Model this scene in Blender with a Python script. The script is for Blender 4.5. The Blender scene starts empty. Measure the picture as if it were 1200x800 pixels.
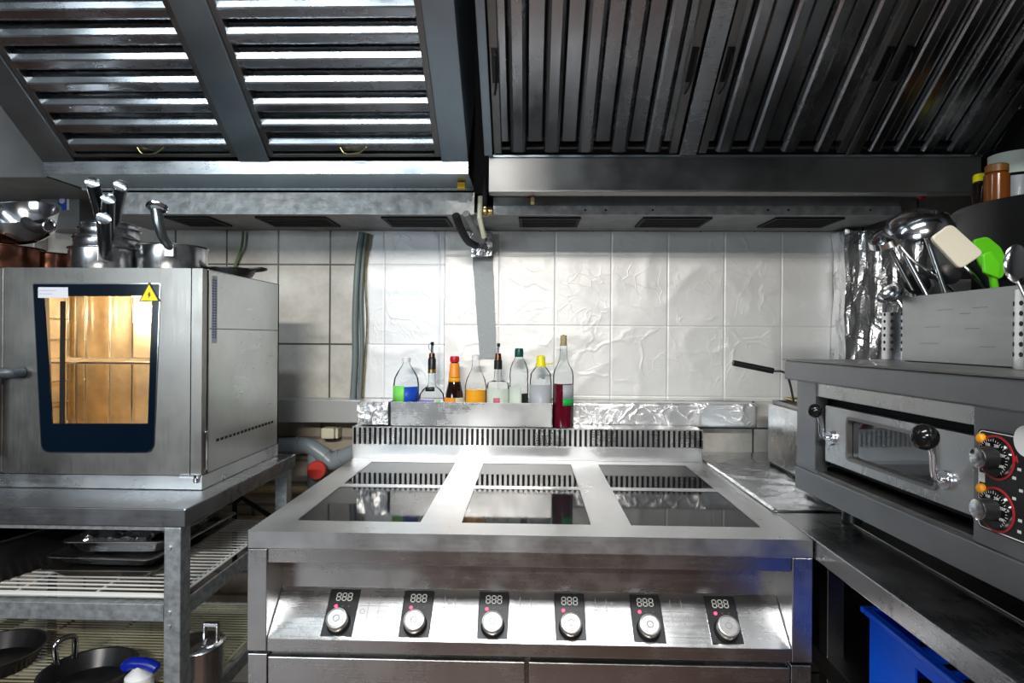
import bpy, math, random
from mathutils import Vector, Matrix, noise
random.seed(7)
PI = math.pi
scn = bpy.context.scene
COL = scn.collection

# ------------------------------------------------------------------ camera
CAMZ = 1.32
FPX = 720.0
YAW = math.radians(1.59)
ROLL = math.radians(0.4)
r0 = Vector((math.cos(YAW), math.sin(YAW), 0)); f0 = Vector((-math.sin(YAW), math.cos(YAW), 0)); u0 = Vector((0, 0, 1))
cr = r0 * math.cos(ROLL) + u0 * math.sin(ROLL)
cu = -r0 * math.sin(ROLL) + u0 * math.cos(ROLL)
CAM = Vector((0, 0, CAMZ))
cd = bpy.data.cameras.new('camera'); co = bpy.data.objects.new('camera', cd); COL.objects.link(co)
m = Matrix((cr, cu, -f0)).transposed().to_4x4(); m.translation = CAM
co.matrix_world = m
cd.sensor_width = 36; cd.lens = FPX / 1200 * 36; cd.shift_y = -5 / 1200; cd.clip_start = 0.02
scn.camera = co

def ray(px, py):
    return f0 * FPX + cr * (px - 600) - cu * (py - 395)
def rp(px, py, p, n):
    d = ray(px, py); n = Vector(n)
    return CAM + d * ((Vector(p) - CAM).dot(n) / d.dot(n))
def PY(px, py, Y): return rp(px, py, (0, Y, 0), (0, 1, 0))
def PX(px, py, X): return rp(px, py, (X, 0, 0), (1, 0, 0))
def PZ(px, py, z): return rp(px, py, (0, 0, z), (0, 0, 1))

# ------------------------------------------------------------------ materials
def new_mat(name):
    m = bpy.data.materials.new(name); m.use_nodes = True
    nt = m.node_tree; b = nt.nodes['Principled BSDF']
    return m, nt, b
def simple(name, col, rough=.5, metal=0, emit=0, trans=0, ior=1.45, coat=0, bump=0, bscale=40, var=0):
    m, nt, b = new_mat(name)
    b.inputs['Base Color'].default_value = (*col, 1)
    b.inputs['Roughness'].default_value = rough
    b.inputs['Metallic'].default_value = metal
    b.inputs['Transmission Weight'].default_value = trans
    b.inputs['IOR'].default_value = ior
    b.inputs['Coat Weight'].default_value = coat
    if emit:
        b.inputs['Emission Color'].default_value = (*col, 1); b.inputs['Emission Strength'].default_value = emit
    if bump or var:
        tc = nt.nodes.new('ShaderNodeTexCoord'); n = nt.nodes.new('ShaderNodeTexNoise')
        n.inputs['Scale'].default_value = bscale; n.inputs['Detail'].default_value = 6
        nt.links.new(tc.outputs['Object'], n.inputs['Vector'])
        if bump:
            bp = nt.nodes.new('ShaderNodeBump'); bp.inputs['Strength'].default_value = bump; bp.inputs['Distance'].default_value = .01
            nt.links.new(n.outputs['Fac'], bp.inputs['Height']); nt.links.new(bp.outputs['Normal'], b.inputs['Normal'])
        if var:
            r = nt.nodes.new('ShaderNodeValToRGB')
            r.color_ramp.elements[0].position = .3; r.color_ramp.elements[1].position = .7
            r.color_ramp.elements[0].color = tuple(c * (1 - var) for c in col) + (1,)
            r.color_ramp.elements[1].color = tuple(min(1, c * (1 + var)) for c in col) + (1,)
            nt.links.new(n.outputs['Fac'], r.inputs['Fac']); nt.links.new(r.outputs['Color'], b.inputs['Base Color'])
    return m
def steel(name, col=(.6, .6, .61), rough=.28, stretch=(1, 40, 40), smudge=.12, bump=.004, wave=0):
    """brushed stainless steel: streaks along one axis, cloudy wipe marks and a slightly wavy sheet"""
    m, nt, b = new_mat(name); L = nt.links.new
    b.inputs['Metallic'].default_value = 1
    tc = nt.nodes.new('ShaderNodeTexCoord')
    mp = nt.nodes.new('ShaderNodeMapping'); mp.inputs['Scale'].default_value = stretch
    n = nt.nodes.new('ShaderNodeTexNoise'); n.inputs['Scale'].default_value = 8; n.inputs['Detail'].default_value = 5
    L(tc.outputs['Object'], mp.inputs['Vector']); L(mp.outputs['Vector'], n.inputs['Vector'])
    s = nt.nodes.new('ShaderNodeTexNoise'); s.inputs['Scale'].default_value = 5; s.inputs['Detail'].default_value = 8; s.inputs['Roughness'].default_value = .65
    L(tc.outputs['Object'], s.inputs['Vector'])
    mr = nt.nodes.new('ShaderNodeMapRange'); mr.inputs['From Min'].default_value = .3; mr.inputs['From Max'].default_value = .7
    mr.inputs['To Min'].default_value = max(.04, rough - smudge); mr.inputs['To Max'].default_value = rough + smudge
    L(s.outputs['Fac'], mr.inputs['Value'])
    ad = nt.nodes.new('ShaderNodeMath'); ad.operation = 'MULTIPLY_ADD'; ad.inputs[1].default_value = .12
    L(n.outputs['Fac'], ad.inputs[0]); L(mr.outputs['Result'], ad.inputs[2]); L(ad.outputs[0], b.inputs['Roughness'])
    rc = nt.nodes.new('ShaderNodeValToRGB'); rc.color_ramp.elements[0].position = .3; rc.color_ramp.elements[1].position = .75
    rc.color_ramp.elements[0].color = tuple(c * .82 for c in col) + (1,); rc.color_ramp.elements[1].color = tuple(min(1, c * 1.1) for c in col) + (1,)
    L(s.outputs['Fac'], rc.inputs['Fac']); L(rc.outputs['Color'], b.inputs['Base Color'])
    bp = nt.nodes.new('ShaderNodeBump'); bp.inputs['Strength'].default_value = min(bump, .006); bp.inputs['Distance'].default_value = .002
    L(n.outputs['Fac'], bp.inputs['Height'])
    last = bp
    if wave:
        w = nt.nodes.new('ShaderNodeTexNoise'); w.inputs['Scale'].default_value = 3; w.inputs['Detail'].default_value = 1
        L(tc.outputs['Object'], w.inputs['Vector'])
        b2 = nt.nodes.new('ShaderNodeBump'); b2.inputs['Strength'].default_value = wave; b2.inputs['Distance'].default_value = .02
        L(w.outputs['Fac'], b2.inputs['Height']); L(bp.outputs['Normal'], b2.inputs['Normal']); last = b2
    L(last.outputs['Normal'], b.inputs['Normal'])
    return m
def foil(name, col=(.82, .82, .83), rough=.33, seams=None, strength=.5, scale=7, metal=.85):
    """aluminium foil: sharp creases, fine crumple, optional tile joints pressed through (x0, pitch x, z0, pitch z)"""
    m, nt, b = new_mat(name); L = nt.links.new
    b.inputs['Metallic'].default_value = metal; b.inputs['Base Color'].default_value = (*col, 1); b.inputs['Roughness'].default_value = rough
    tc = nt.nodes.new('ShaderNodeTexCoord')
    n1 = nt.nodes.new('ShaderNodeTexNoise'); n1.inputs['Scale'].default_value = 4; n1.inputs['Detail'].default_value = 3
    L(tc.outputs['Object'], n1.inputs['Vector'])
    mx = nt.nodes.new('ShaderNodeVectorMath'); mx.operation = 'MULTIPLY_ADD'; mx.inputs[1].default_value = (.35, .35, .35)
    L(n1.outputs['Color'], mx.inputs[0]); L(tc.outputs['Object'], mx.inputs[2])
    hs = []
    for sc, w in ((scale, 1.0), (scale * 2.7, .5)):
        v = nt.nodes.new('ShaderNodeTexVoronoi'); v.feature = 'DISTANCE_TO_EDGE'; v.inputs['Scale'].default_value = sc
        L(mx.outputs[0], v.inputs['Vector'])
        r = nt.nodes.new('ShaderNodeMapRange'); r.inputs['From Max'].default_value = .06; r.inputs['To Min'].default_value = w; r.inputs['To Max'].default_value = 0
        L(v.outputs['Distance'], r.inputs['Value']); 
        # creases come and go over the sheet
        mk = nt.nodes.new('ShaderNodeTexNoise'); mk.inputs['Scale'].default_value = sc * .6; L(tc.outputs['Object'], mk.inputs['Vector'])
        mr = nt.nodes.new('ShaderNodeMapRange'); mr.inputs['From Min'].default_value = .45; mr.inputs['From Max'].default_value = .62; L(mk.outputs['Fac'], mr.inputs['Value'])
        q = nt.nodes.new('ShaderNodeMath'); q.operation = 'MULTIPLY'; L(r.outputs[0], q.inputs[0]); L(mr.outputs[0], q.inputs[1])
        hs.append(q.outputs[0])
    a = nt.nodes.new('ShaderNodeMath'); a.operation = 'ADD'; L(hs[0], a.inputs[0]); L(hs[1], a.inputs[1])
    n2 = nt.nodes.new('ShaderNodeTexNoise'); n2.inputs['Scale'].default_value = 60; n2.inputs['Detail'].default_value = 4; L(tc.outputs['Object'], n2.inputs['Vector'])
    a2 = nt.nodes.new('ShaderNodeMath'); a2.operation = 'MULTIPLY_ADD'; a2.inputs[1].default_value = .5; L(n2.outputs['Fac'], a2.inputs[0]); L(a.outputs[0], a2.inputs[2])
    n3 = nt.nodes.new('ShaderNodeTexNoise'); n3.inputs['Scale'].default_value = 9; n3.inputs['Detail'].default_value = 2; L(tc.outputs['Object'], n3.inputs['Vector'])
    a3 = nt.nodes.new('ShaderNodeMath'); a3.operation = 'MULTIPLY_ADD'; a3.inputs[1].default_value = 2.0; L(n3.outputs['Fac'], a3.inputs[0]); L(a2.outputs[0], a3.inputs[2])
    top = a3.outputs[0]
    if seams:
        sp = nt.nodes.new('ShaderNodeSeparateXYZ'); L(tc.outputs['Object'], sp.inputs[0])
        for ax, o0, pit in (('X', seams[0], seams[1]), ('Z', seams[2], seams[3])):
            s1 = nt.nodes.new('ShaderNodeMath'); s1.operation = 'SUBTRACT'; s1.inputs[1].default_value = o0 - pit / 2; L(sp.outputs[ax], s1.inputs[0])
            s2 = nt.nodes.new('ShaderNodeMath'); s2.operation = 'PINGPONG'; s2.inputs[1].default_value = pit / 2; L(s1.outputs[0], s2.inputs[0])
            s3 = nt.nodes.new('ShaderNodeMapRange'); s3.inputs['From Min'].default_value = pit / 2 - .005; s3.inputs['From Max'].default_value = pit / 2 - .0005
            s3.inputs['To Min'].default_value = 0; s3.inputs['To Max'].default_value = -2; L(s2.outputs[0], s3.inputs['Value'])
            q = nt.nodes.new('ShaderNodeMath'); q.operation = 'ADD'; L(top, q.inputs[0]); L(s3.outputs[0], q.inputs[1]); top = q.outputs[0]
    bp = nt.nodes.new('ShaderNodeBump'); bp.inputs['Strength'].default_value = strength; bp.inputs['Distance'].default_value = .004
    L(top, bp.inputs['Height']); L(bp.outputs['Normal'], b.inputs['Normal'])
    return m
def tiles(name, cols, mortar, bw, rh, sw=(0, 2), off=(0, 0), msize=.004, rough=.25, offset=0):
    """rectangular ceramic tiles laid in the plane of two object axes"""
    m, nt, b = new_mat(name); L = nt.links.new
    tc = nt.nodes.new('ShaderNodeTexCoord'); sp = nt.nodes.new('ShaderNodeSeparateXYZ'); cb = nt.nodes.new('ShaderNodeCombineXYZ')
    L(tc.outputs['Object'], sp.inputs[0])
    for i in (0, 1):
        s = nt.nodes.new('ShaderNodeMath'); s.operation = 'SUBTRACT'; s.inputs[1].default_value = off[i] - 50 * (bw, rh)[i]
        L(sp.outputs[sw[i]], s.inputs[0]); L(s.outputs[0], cb.inputs[i])
    br = nt.nodes.new('ShaderNodeTexBrick'); br.offset = offset; br.inputs['Scale'].default_value = 1
    br.inputs['Brick Width'].default_value = bw; br.inputs['Row Height'].default_value = rh; br.inputs['Mortar Size'].default_value = msize
    br.inputs['Color1'].default_value = (*cols[0], 1); br.inputs['Color2'].default_value = (*cols[1], 1); br.inputs['Mortar'].default_value = (*mortar, 1)
    L(cb.outputs[0], br.inputs['Vector'])
    n = nt.nodes.new('ShaderNodeTexNoise'); n.inputs['Scale'].default_value = 11; n.inputs['Detail'].default_value = 8; n.inputs['Roughness'].default_value = .7
    L(tc.outputs['Object'], n.inputs['Vector'])
    rr = nt.nodes.new('ShaderNodeValToRGB'); rr.color_ramp.elements[0].position = .3; rr.color_ramp.elements[1].position = .65
    rr.color_ramp.elements[0].color = (.72, .72, .70, 1); rr.color_ramp.elements[1].color = (1, 1, 1, 1); L(n.outputs['Fac'], rr.inputs['Fac'])
    mx = nt.nodes.new('ShaderNodeMix'); mx.data_type = 'RGBA'; mx.blend_type = 'MULTIPLY'; mx.inputs[0].default_value = 1
    L(br.outputs['Color'], mx.inputs[6]); L(rr.outputs['Color'], mx.inputs[7]); L(mx.outputs[2], b.inputs['Base Color'])
    b.inputs['Roughness'].default_value = rough
    bp = nt.nodes.new('ShaderNodeBump'); bp.inputs['Strength'].default_value = .6; bp.inputs['Distance'].default_value = .003; bp.invert = True
    L(br.outputs['Fac'], bp.inputs['Height']); L(bp.outputs['Normal'], b.inputs['Normal'])
    return m

M = {}
M['steel_x'] = steel('brushed_steel', (.62, .62, .62), .24, (1, 40, 40))
M['steel_top'] = steel('range_top_steel', (.68, .69, .70), .30, (1, 40, 40), .10)
M['steel_front'] = steel('range_front_steel', (.62, .61, .60), .20, (1, 30, 30), .08, .01, .10)
M['steel_z'] = steel('brushed_steel_upright', (.60, .60, .60), .24, (40, 40, 1))
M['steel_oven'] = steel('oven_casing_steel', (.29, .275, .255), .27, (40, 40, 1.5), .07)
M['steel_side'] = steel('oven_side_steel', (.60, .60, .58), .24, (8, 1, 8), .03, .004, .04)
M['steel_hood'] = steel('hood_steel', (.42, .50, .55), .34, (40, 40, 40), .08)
M['steel_baffle'] = steel('baffle_steel', (.50, .53, .56), .20, (1, 8, 8), .06, .01, .12)
M['steel_baffle_dull'] = steel('greasy_baffle_steel', (.44, .44, .45), .18, (8, 2, 2), .06, .01)
M['steel_lip'] = steel('hood_gutter_steel', (.62, .64, .66), .22, (1, 40, 40), .06, .01, .15)
M['steel_dark'] = steel('worn_dark_steel', (.30, .29, .28), .32, (1, 40, 40), .1)
M['steel_table'] = steel('table_steel', (.33, .34, .36), .24, (1, 40, 40), .08)
M['steel_counter'] = steel('counter_steel', (.40, .40, .41), .26, (40, 1, 40), .09)
M['steel_pizza'] = steel('deck_oven_steel', (.30, .31, .325), .36, (40, 1, 40), .08)
M['knobface'] = simple('brushed_knob_metal', (.52, .51, .49), .34, .85, var=.12, bscale=90)
M['bin'] = steel('bin_steel', (.44, .45, .46), .34, (8, 1, 8), .1)
M['chrome'] = simple('polished_steel', (.78, .78, .80), .12, 1)
M['pot'] = steel('pot_steel', (.66, .67, .69), .16, (30, 30, 1), .06)
M['galv'] = simple('galvanised_steel', (.40, .43, .45), .42, .85, var=.3, bscale=70)
M['bar'] = simple('weathered_duct_steel', (.48, .48, .47), .42, .75, var=.28, bscale=35, bump=.15)
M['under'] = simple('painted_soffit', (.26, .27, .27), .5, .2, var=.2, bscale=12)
M['copper'] = simple('tarnished_copper', (.20, .085, .055), .24, 1, var=.45, bscale=16)
M['black'] = simple('black_plastic', (.012, .012, .013), .35)
M['blackmat'] = simple('matte_black', (.008, .008, .008), .7)
M['blackgloss'] = simple('glossy_black_resin', (.006, .006, .006), .12)
M['pan'] = simple('black_coated_steel', (.02, .02, .022), .3, .4, var=.4, bscale=20)
M['dark'] = simple('shade_and_fitting_black', (.010, .010, .011), .8)  # near-black: shade painted into slots, holes and voids, also dark fittings
M['ceran'] = simple('black_ceramic_glass', (.012, .013, .015), .05, 0, ior=1.2)
M['ceran'].node_tree.nodes['Principled BSDF'].inputs['Specular IOR Level'].default_value = .28
M['navy'] = simple('navy_door_glass', (.001, .005, .012), .12)
def clear(name, col, refl=.25):
    m, nt, b = new_mat(name); L = nt.links.new
    b.inputs['Roughness'].default_value = .03; b.inputs['Base Color'].default_value = (.02, .02, .02, 1); b.inputs['Specular IOR Level'].default_value = 1
    t = nt.nodes.new('ShaderNodeBsdfTransparent'); t.inputs[0].default_value = (*col, 1)
    lw = nt.nodes.new('ShaderNodeLayerWeight'); lw.inputs['Blend'].default_value = refl
    mx = nt.nodes.new('ShaderNodeMixShader'); L(lw.outputs['Fresnel'], mx.inputs[0]); L(t.outputs[0], mx.inputs[1])
    g = nt.nodes.new('ShaderNodeBsdfGlossy'); g.inputs['Roughness'].default_value = .03; g.inputs['Color'].default_value = (.9, .92, .95, 1); L(g.outputs[0], mx.inputs[2])
    L(mx.outputs[0], nt.nodes['Material Output'].inputs['Surface']); return m
M['pane'] = clear('clear_door_pane', (.96, .96, .96), .12)
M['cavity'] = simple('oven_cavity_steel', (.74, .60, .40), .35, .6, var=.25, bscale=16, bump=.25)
M['glassdark'] = simple('smoked_glass', (.02, .02, .02), .06, coat=1)
M['glass'] = clear('clear_bottle', (.95, .965, .97), .10)
M['white'] = simple('white_plastic', (.80, .80, .80), .4)
M['paper'] = simple('white_paper', (.62, .64, .72), .6)
M['cream'] = simple('cream_silicone', (.62, .56, .44), .35)
M['green'] = simple('green_silicone', (.10, .48, .01), .3)
M['lgreen'] = simple('bright_green_label', (.22, .75, .13), .4)
M['blue'] = simple('blue_label', (.01, .07, .50), .4)
M['bluep'] = simple('blue_crate_plastic', (.008, .13, .95), .35)
M['bluehandle'] = simple('deep_blue_plastic', (.005, .02, .38), .3)
M['orange'] = simple('orange_label', (.85, .30, .03), .4)
M['amber'] = simple('amber_syrup', (.90, .40, .02), .2)
M['soy'] = simple('dark_brown_sauce', (.012, .004, .002), .05, coat=1)
M['redcap'] = simple('red_cap', (.55, .01, .02), .35)
M['reddisc'] = simple('red_plastic', (.50, .02, .01), .4)
M['wine'] = simple('dark_red_drink', (.12, .003, .014), .08, coat=1)
M['yellow'] = simple('yellow_plastic', (.88, .78, .01), .35)
M['dgreen'] = simple('dark_green_cap', (.0, .07, .05), .35)
M['pale'] = simple('pale_green_label', (.60, .66, .58), .5)
M['greyl'] = simple('grey_label', (.42, .44, .47), .4)
M['cork'] = simple('cork', (.42, .33, .17), .8, var=.3, bscale=200)
M['brass'] = simple('brass', (.55, .42, .17), .3, 1, var=.3, bscale=60)
M['pipe'] = simple('grey_drain_plastic', (.24, .28, .31), .3)
M['hose'] = simple('grey_green_conduit', (.16, .20, .20), .4)
M['ivory'] = simple('ivory_plastic', (.62, .60, .45), .5)
M['wire'] = simple('white_coated_wire', (.55, .55, .52), .4)
M['wirey'] = simple('yellowed_coated_wire', (.34, .33, .22), .45)
M['warn'] = simple('warning_yellow', (.90, .68, .0), .4)
M['tape'] = simple('silver_duct_tape', (.30, .32, .33), .55, .2, bump=.15, bscale=90)
M['seg'] = simple('grey_display_segment', (.62, .62, .58), .5)
M['led'] = simple('lit_red_led', (1, .02, .06), .4, emit=5)
M['ledoff'] = simple('unlit_led', (.12, .05, .05), .4)
M['orangelamp'] = simple('orange_pilot_lamp', (.80, .32, .01), .3)
M['engrave'] = simple('engraved_mark', (.30, .30, .30), .6)
M['redmark'] = simple('red_print', (.36, .02, .025), .5)
M['whitemark'] = simple('white_print', (.75, .75, .73), .5)
M['foil'] = foil('crumpled_foil', strength=.5, scale=12, rough=.25, metal=.9)
M['foilledge'] = foil('ledge_foil', strength=.45, scale=9, rough=.3, metal=.7)
M['foilflat'] = foil('counter_foil', strength=.35, scale=8, rough=.25, col=(.62, .64, .67), metal=1)
M['stonewall'] = tiles('beige_wall_tiles', ((.66, .63, .58), (.60, .58, .54)), (.10, .10, .09), .198, .300, (0, 2), (PY(387, 310, 2.3).x, PY(387, 310, 2.3).z), .0035)
M['lowtiles'] = tiles('sandy_brick', ((.34, .29, .23), (.40, .35, .28)), (.18, .15, .12), .26, .085, (0, 2), (0, 0), .006, .7, .5)
M['floor'] = tiles('terracotta_floor_tiles', ((.21, .12, .09), (.18, .10, .075)), (.12, .10, .09), .20, .20, (0, 1), (0, 0), .004, .35)
M['plaster'] = simple('grey_plaster', (.07, .07, .075), .7, var=.08, bscale=5)
M['plasterdark'] = simple('dark_painted_wall', (.04, .04, .042), .6, var=.1, bscale=5)
M['ceiling'] = simple('grey_ceiling_paint', (.22, .22, .23), .8)
M['panelgrey'] = simple('grey_cabinet_paint', (.20, .20, .20), .45, var=.15, bscale=8)

# ------------------------------------------------------------------ mesh builder
class MB:
    def __init__(s): s.v = []; s.f = []; s.sm = []
    def add(s, vs, fs, smooth=False):
        o = len(s.v); s.v += [Vector(v) for v in vs]
        for f in fs: s.f.append([i + o for i in f]); s.sm.append(smooth)
        return s
    def box(s, x0, x1, y0, y1, z0, z1, fn=None):
        c = [(x, y, z) for z in (z0, z1) for y in (y0, y1) for x in (x0, x1)]
        if fn: c = [fn(*p) for p in c]
        return s.add(c, [(0, 2, 3, 1), (4, 5, 7, 6), (0, 1, 5, 4), (2, 6, 7, 3), (0, 4, 6, 2), (1, 3, 7, 5)])
    def prism(s, poly, a0, a1, fn, smooth=False):
        """poly of (u,v) extruded along w from a0 to a1; fn(u,v,w)->xyz"""
        n = len(poly)
        vs = [fn(u, v, a0) for u, v in poly] + [fn(u, v, a1) for u, v in poly]
        fs = [tuple(range(n))[::-1], tuple(range(n, 2 * n))] + [(i, (i + 1) % n, n + (i + 1) % n, n + i) for i in range(n)]
        return s.add(vs, fs, smooth)
    def strip(s, poly, a0, a1, fn, smooth=False):
        n = len(poly)
        vs = [fn(u, v, a0) for u, v in poly] + [fn(u, v, a1) for u, v in poly]
        return s.add(vs, [(i, i + 1, n + i + 1, n + i) for i in range(n - 1)], smooth)
    def lathe(s, prof, c=(0, 0, 0), n=28, axis=None, close=False):
        c = Vector(c); ax = Vector(axis or (0, 0, 1)).normalized()
        e1 = ax.orthogonal().normalized(); e2 = ax.cross(e1)
        vs = []; k = len(prof)
        for i in range(n):
            a = 2 * PI * i / n; d = e1 * math.cos(a) + e2 * math.sin(a)
            for r, h in prof: vs.append(c + d * max(r, 1e-5) + ax * h)
        fs = []
        for i in range(n):
            j = (i + 1) % n
            for q in range(k - 1): fs.append((i * k + q, j * k + q, j * k + q + 1, i * k + q + 1))
            if close: fs.append((i * k + k - 1, j * k + k - 1, j * k, i * k))
        return s.add(vs, fs, True)
    def disc(s, c, ax, r, h, n=28):
        return s.lathe([(0, 0), (r * .94, 0), (r, h * .15), (r, h * .85), (r * .94, h), (0, h)], c, n, ax)
    def tube(s, pts, r, n=10, caps=True, rs=None):
        pts = [Vector(p) for p in pts]; k = len(pts); ring = []
        t = (pts[1] - pts[0]).normalized(); e = t.orthogonal().normalized()
        for i, p in enumerate(pts):
            if 0 < i < k - 1: t = ((pts[i + 1] - p).normalized() + (p - pts[i - 1]).normalized()).normalized()
            elif i == k - 1: t = (p - pts[i - 1]).normalized()
            e = (e - t * e.dot(t)).normalized(); g = t.cross(e); R = rs[i] if rs else r
            ring += [p + (e * math.cos(2 * PI * q / n) + g * math.sin(2 * PI * q / n)) * R for q in range(n)]
        fs = [(i * n + q, i * n + (q + 1) % n, (i + 1) * n + (q + 1) % n, (i + 1) * n + q) for i in range(k - 1) for q in range(n)]
        if caps: fs += [tuple(range(n))[::-1], tuple((k - 1) * n + q for q in range(n))]
        return s.add(ring, fs, True)
    def ball(s, c, r, n=20, sc=(1, 1, 1)):
        o = len(s.v)
        s.lathe([(r * math.sin(PI * i / 12), -r * math.cos(PI * i / 12)) for i in range(13)], (0, 0, 0), n)
        for i in range(o, len(s.v)):
            v = s.v[i]; s.v[i] = Vector((v.x * sc[0], v.y * sc[1], v.z * sc[2])) + Vector(c)
        return s
    def xf(s, mat):
        s.v = [mat @ v for v in s.v]; return s

def smoothpath(pts, sub=6):
    pts = [Vector(p) for p in pts]; out = []
    P = [pts[0]] + pts + [pts[-1]]
    for i in range(1, len(P) - 2):
        a, b, c, d = P[i - 1:i + 3]
        for q in range(sub):
            t = q / sub
            out.append(.5 * ((2 * b) + (c - a) * t + (2 * a - 5 * b + 4 * c - d) * t * t + (3 * b - a - 3 * c + d) * t ** 3))
    out.append(pts[-1]); return out

def org(o):
    v = Vector((0, 0, 0))
    while o: v += o.location; o = o.parent
    return v
def part(name, mb, mat, parent=None, bevel=0, world=True, loc=None, solid=0):
    """link one mesh object; world=True: vertices given in world space, taken relative to the thing's origin"""
    o0 = org(parent) if (world and parent) else Vector(loc or (0, 0, 0))
    me = bpy.data.meshes.new(name)
    me.from_pydata([tuple(v - o0) if (parent is None or world) else tuple(v) for v in mb.v], [], mb.f)
    me.polygons.foreach_set('use_smooth', mb.sm)
    me.materials.append(M[mat] if isinstance(mat, str) else mat)
    me.update()
    import bmesh
    b = bmesh.new(); b.from_mesh(me); bmesh.ops.recalc_face_normals(b, faces=b.faces)
    b.to_mesh(me); b.free()
    if any(mb.sm): me.set_sharp_from_angle(angle=math.radians(38))
    o = bpy.data.objects.new(name, me); COL.objects.link(o)
    if parent: o.parent = parent
    else: o.location = o0
    if solid:
        sm = o.modifiers.new('thick', 'SOLIDIFY'); sm.thickness = solid; sm.offset = 0
    if bevel:
        bv = o.modifiers.new('bevel', 'BEVEL'); bv.width = bevel; bv.segments = 2; bv.limit_method = 'ANGLE'; bv.angle_limit = math.radians(40)
    return o
def tag(o, label=None, cat=None, group=None, kind=None):
    if label: o['label'] = label
    if cat: o['category'] = cat
    if group: o['group'] = group
    if kind: o['kind'] = kind
    return o
def thing(name, loc, label, cat, group=None, rz=0):
    o = bpy.data.objects.new(name, None); o.empty_display_size = .05; COL.objects.link(o)
    o.location = loc; o.rotation_euler = (0, 0, rz)
    return tag(o, label, cat, group)
def centre(mb):
    n = len(mb.v); c = sum(mb.v, Vector()) / n
    c.z = min(v.z for v in mb.v); return c
def solo(name, mb, mat, label, cat, group=None, **k):
    return tag(part(name, mb, mat, None, loc=centre(mb), **k), label, cat, group)
def struct(name, mb, mat, **k): return tag(part(name, mb, mat, None, **k), kind='structure')
def copy_tree(o, parent=None):
    c = o.copy(); COL.objects.link(c)
    if parent: c.parent = parent
    for ch in list(o.children): copy_tree(ch, c)
    return c
def rot_to(d, c=(0, 0, 0)):
    q = Vector((0, 0, 1)).rotation_difference(Vector(d).normalized()).to_matrix().to_4x4()
    q.translation = Vector(c); return q
def text_mb(txt, size, fn, depth=.0004):
    """built-in font outlines as flat raised mesh; fn(u,v,w)->world"""
    cu_ = bpy.data.curves.new('t', 'FONT'); cu_.body = txt; cu_.size = size; cu_.extrude = depth; cu_.align_x = 'CENTER'; cu_.align_y = 'CENTER'; cu_.resolution_u = 2
    ob = bpy.data.objects.new('t', cu_); COL.objects.link(ob)
    dg = bpy.context.evaluated_depsgraph_get(); me = bpy.data.meshes.new_from_object(ob.evaluated_get(dg))
    mb = MB(); mb.add([fn(*v.co) for v in me.vertices], [tuple(p.vertices) for p in me.polygons])
    bpy.data.objects.remove(ob); bpy.data.curves.remove(cu_); bpy.data.meshes.remove(me)
    return mb

# ------------------------------------------------------------------ room
WY = 2.30
struct('floor', MB().box(-4, 2.6, -4, WY, -.05, 0), 'floor')
struct('ceiling', MB().box(-4, 2.6, -4, WY, 2.85, 2.9), 'ceiling')
ZT = 1.02
struct('wall_back', MB().box(-4, 2.6, WY, WY + .1, ZT, 2.85), 'stonewall')
struct('wall_back_lower', MB().box(-4, .6, WY, WY + .1, 0, ZT), 'lowtiles')
struct('wall_back_lower_right', MB().box(.6, 2.6, WY, WY + .1, 0, ZT), 'stonewall')
struct('wall_right', MB().box(1.62, 1.72, -4, WY, 0, 2.85), 'plasterdark')
struct('wall_left', MB().box(-4.1, -4, -4, WY, 0, 2.85), 'plaster')
struct('wall_front', MB().box(-4, 2.6, -4.1, -4, 0, 2.85), 'plaster')

# ------------------------------------------------------------------ induction range
FY, BY, TZ = 1.303, 2.10, .90
R = thing('induction_range', (0, 1.7, 0), 'wide stainless steel six-zone induction range with black glass hobs and digital controls', 'cooker')
XL, XR = -.602, .598
panes = []
for (x0, x1) in ((-.525, -.243), (-.150, .142), (.232, .520)):
    panes.append((x0, x1, 1.385, 1.70)); panes.append((x0, x1, 1.735, 2.045))
# worktop frame with rectangular cut-outs, built as a grid of strips
mb = MB()
xs = sorted({XL, XR} | {p[0] for p in panes} | {p[1] for p in panes}); ys = [FY, 1.385, 1.70, 1.735, 2.045, BY + .10]
for i in range(len(xs) - 1):
    for j in range(len(ys) - 1):
        hole = any(abs(p[0] - xs[i]) < 1e-6 and abs(p[2] - ys[j]) < 1e-6 for p in panes)
        if hole: continue
        mb.add([(xs[i], ys[j], TZ), (xs[i + 1], ys[j], TZ), (xs[i + 1], ys[j + 1], TZ), (xs[i], ys[j + 1], TZ)], [(0, 1, 2, 3)])
mb.add([(XL, FY, TZ), (XR, FY, TZ), (XR, FY, TZ - .038), (XL, FY, TZ - .038)], [(0, 1, 2, 3)])
mb.add([(XL, FY, TZ - .038), (XR, FY, TZ - .038), (XR, FY + .02, TZ - .038), (XL, FY + .02, TZ - .038)], [(0, 1, 2, 3)])
for x in (XL, XR):
    mb.add([(x, FY, TZ), (x, BY + .1, TZ), (x, BY + .1, TZ - .038), (x, FY, TZ - .038)], [(0, 1, 2, 3)])
import bmesh as _bm
top = part('worktop', mb, 'steel_top', R)
b = _bm.new(); b.from_mesh(top.data); _bm.ops.remove_doubles(b, verts=b.verts, dist=1e-5); _bm.ops.recalc_face_normals(b, faces=b.faces); b.to_mesh(top.data); b.free()
bv = top.modifiers.new('bevel', 'BEVEL'); bv.width = .0025; bv.segments = 3; bv.limit_method = 'ANGLE'; bv.angle_limit = math.radians(60)
for p in panes:
    part('glass_hob', MB().box(p[0] + .0006, p[1] - .0006, p[2] + .0006, p[3] - .0006, TZ - .008, TZ - .0008), 'ceran', R, .0006)
    mk = MB()
part('cabinet_body', MB().box(XL + .012, XR - .012, 1.392, BY + .09, .14, TZ - .03), 'steel_x', R)
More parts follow.
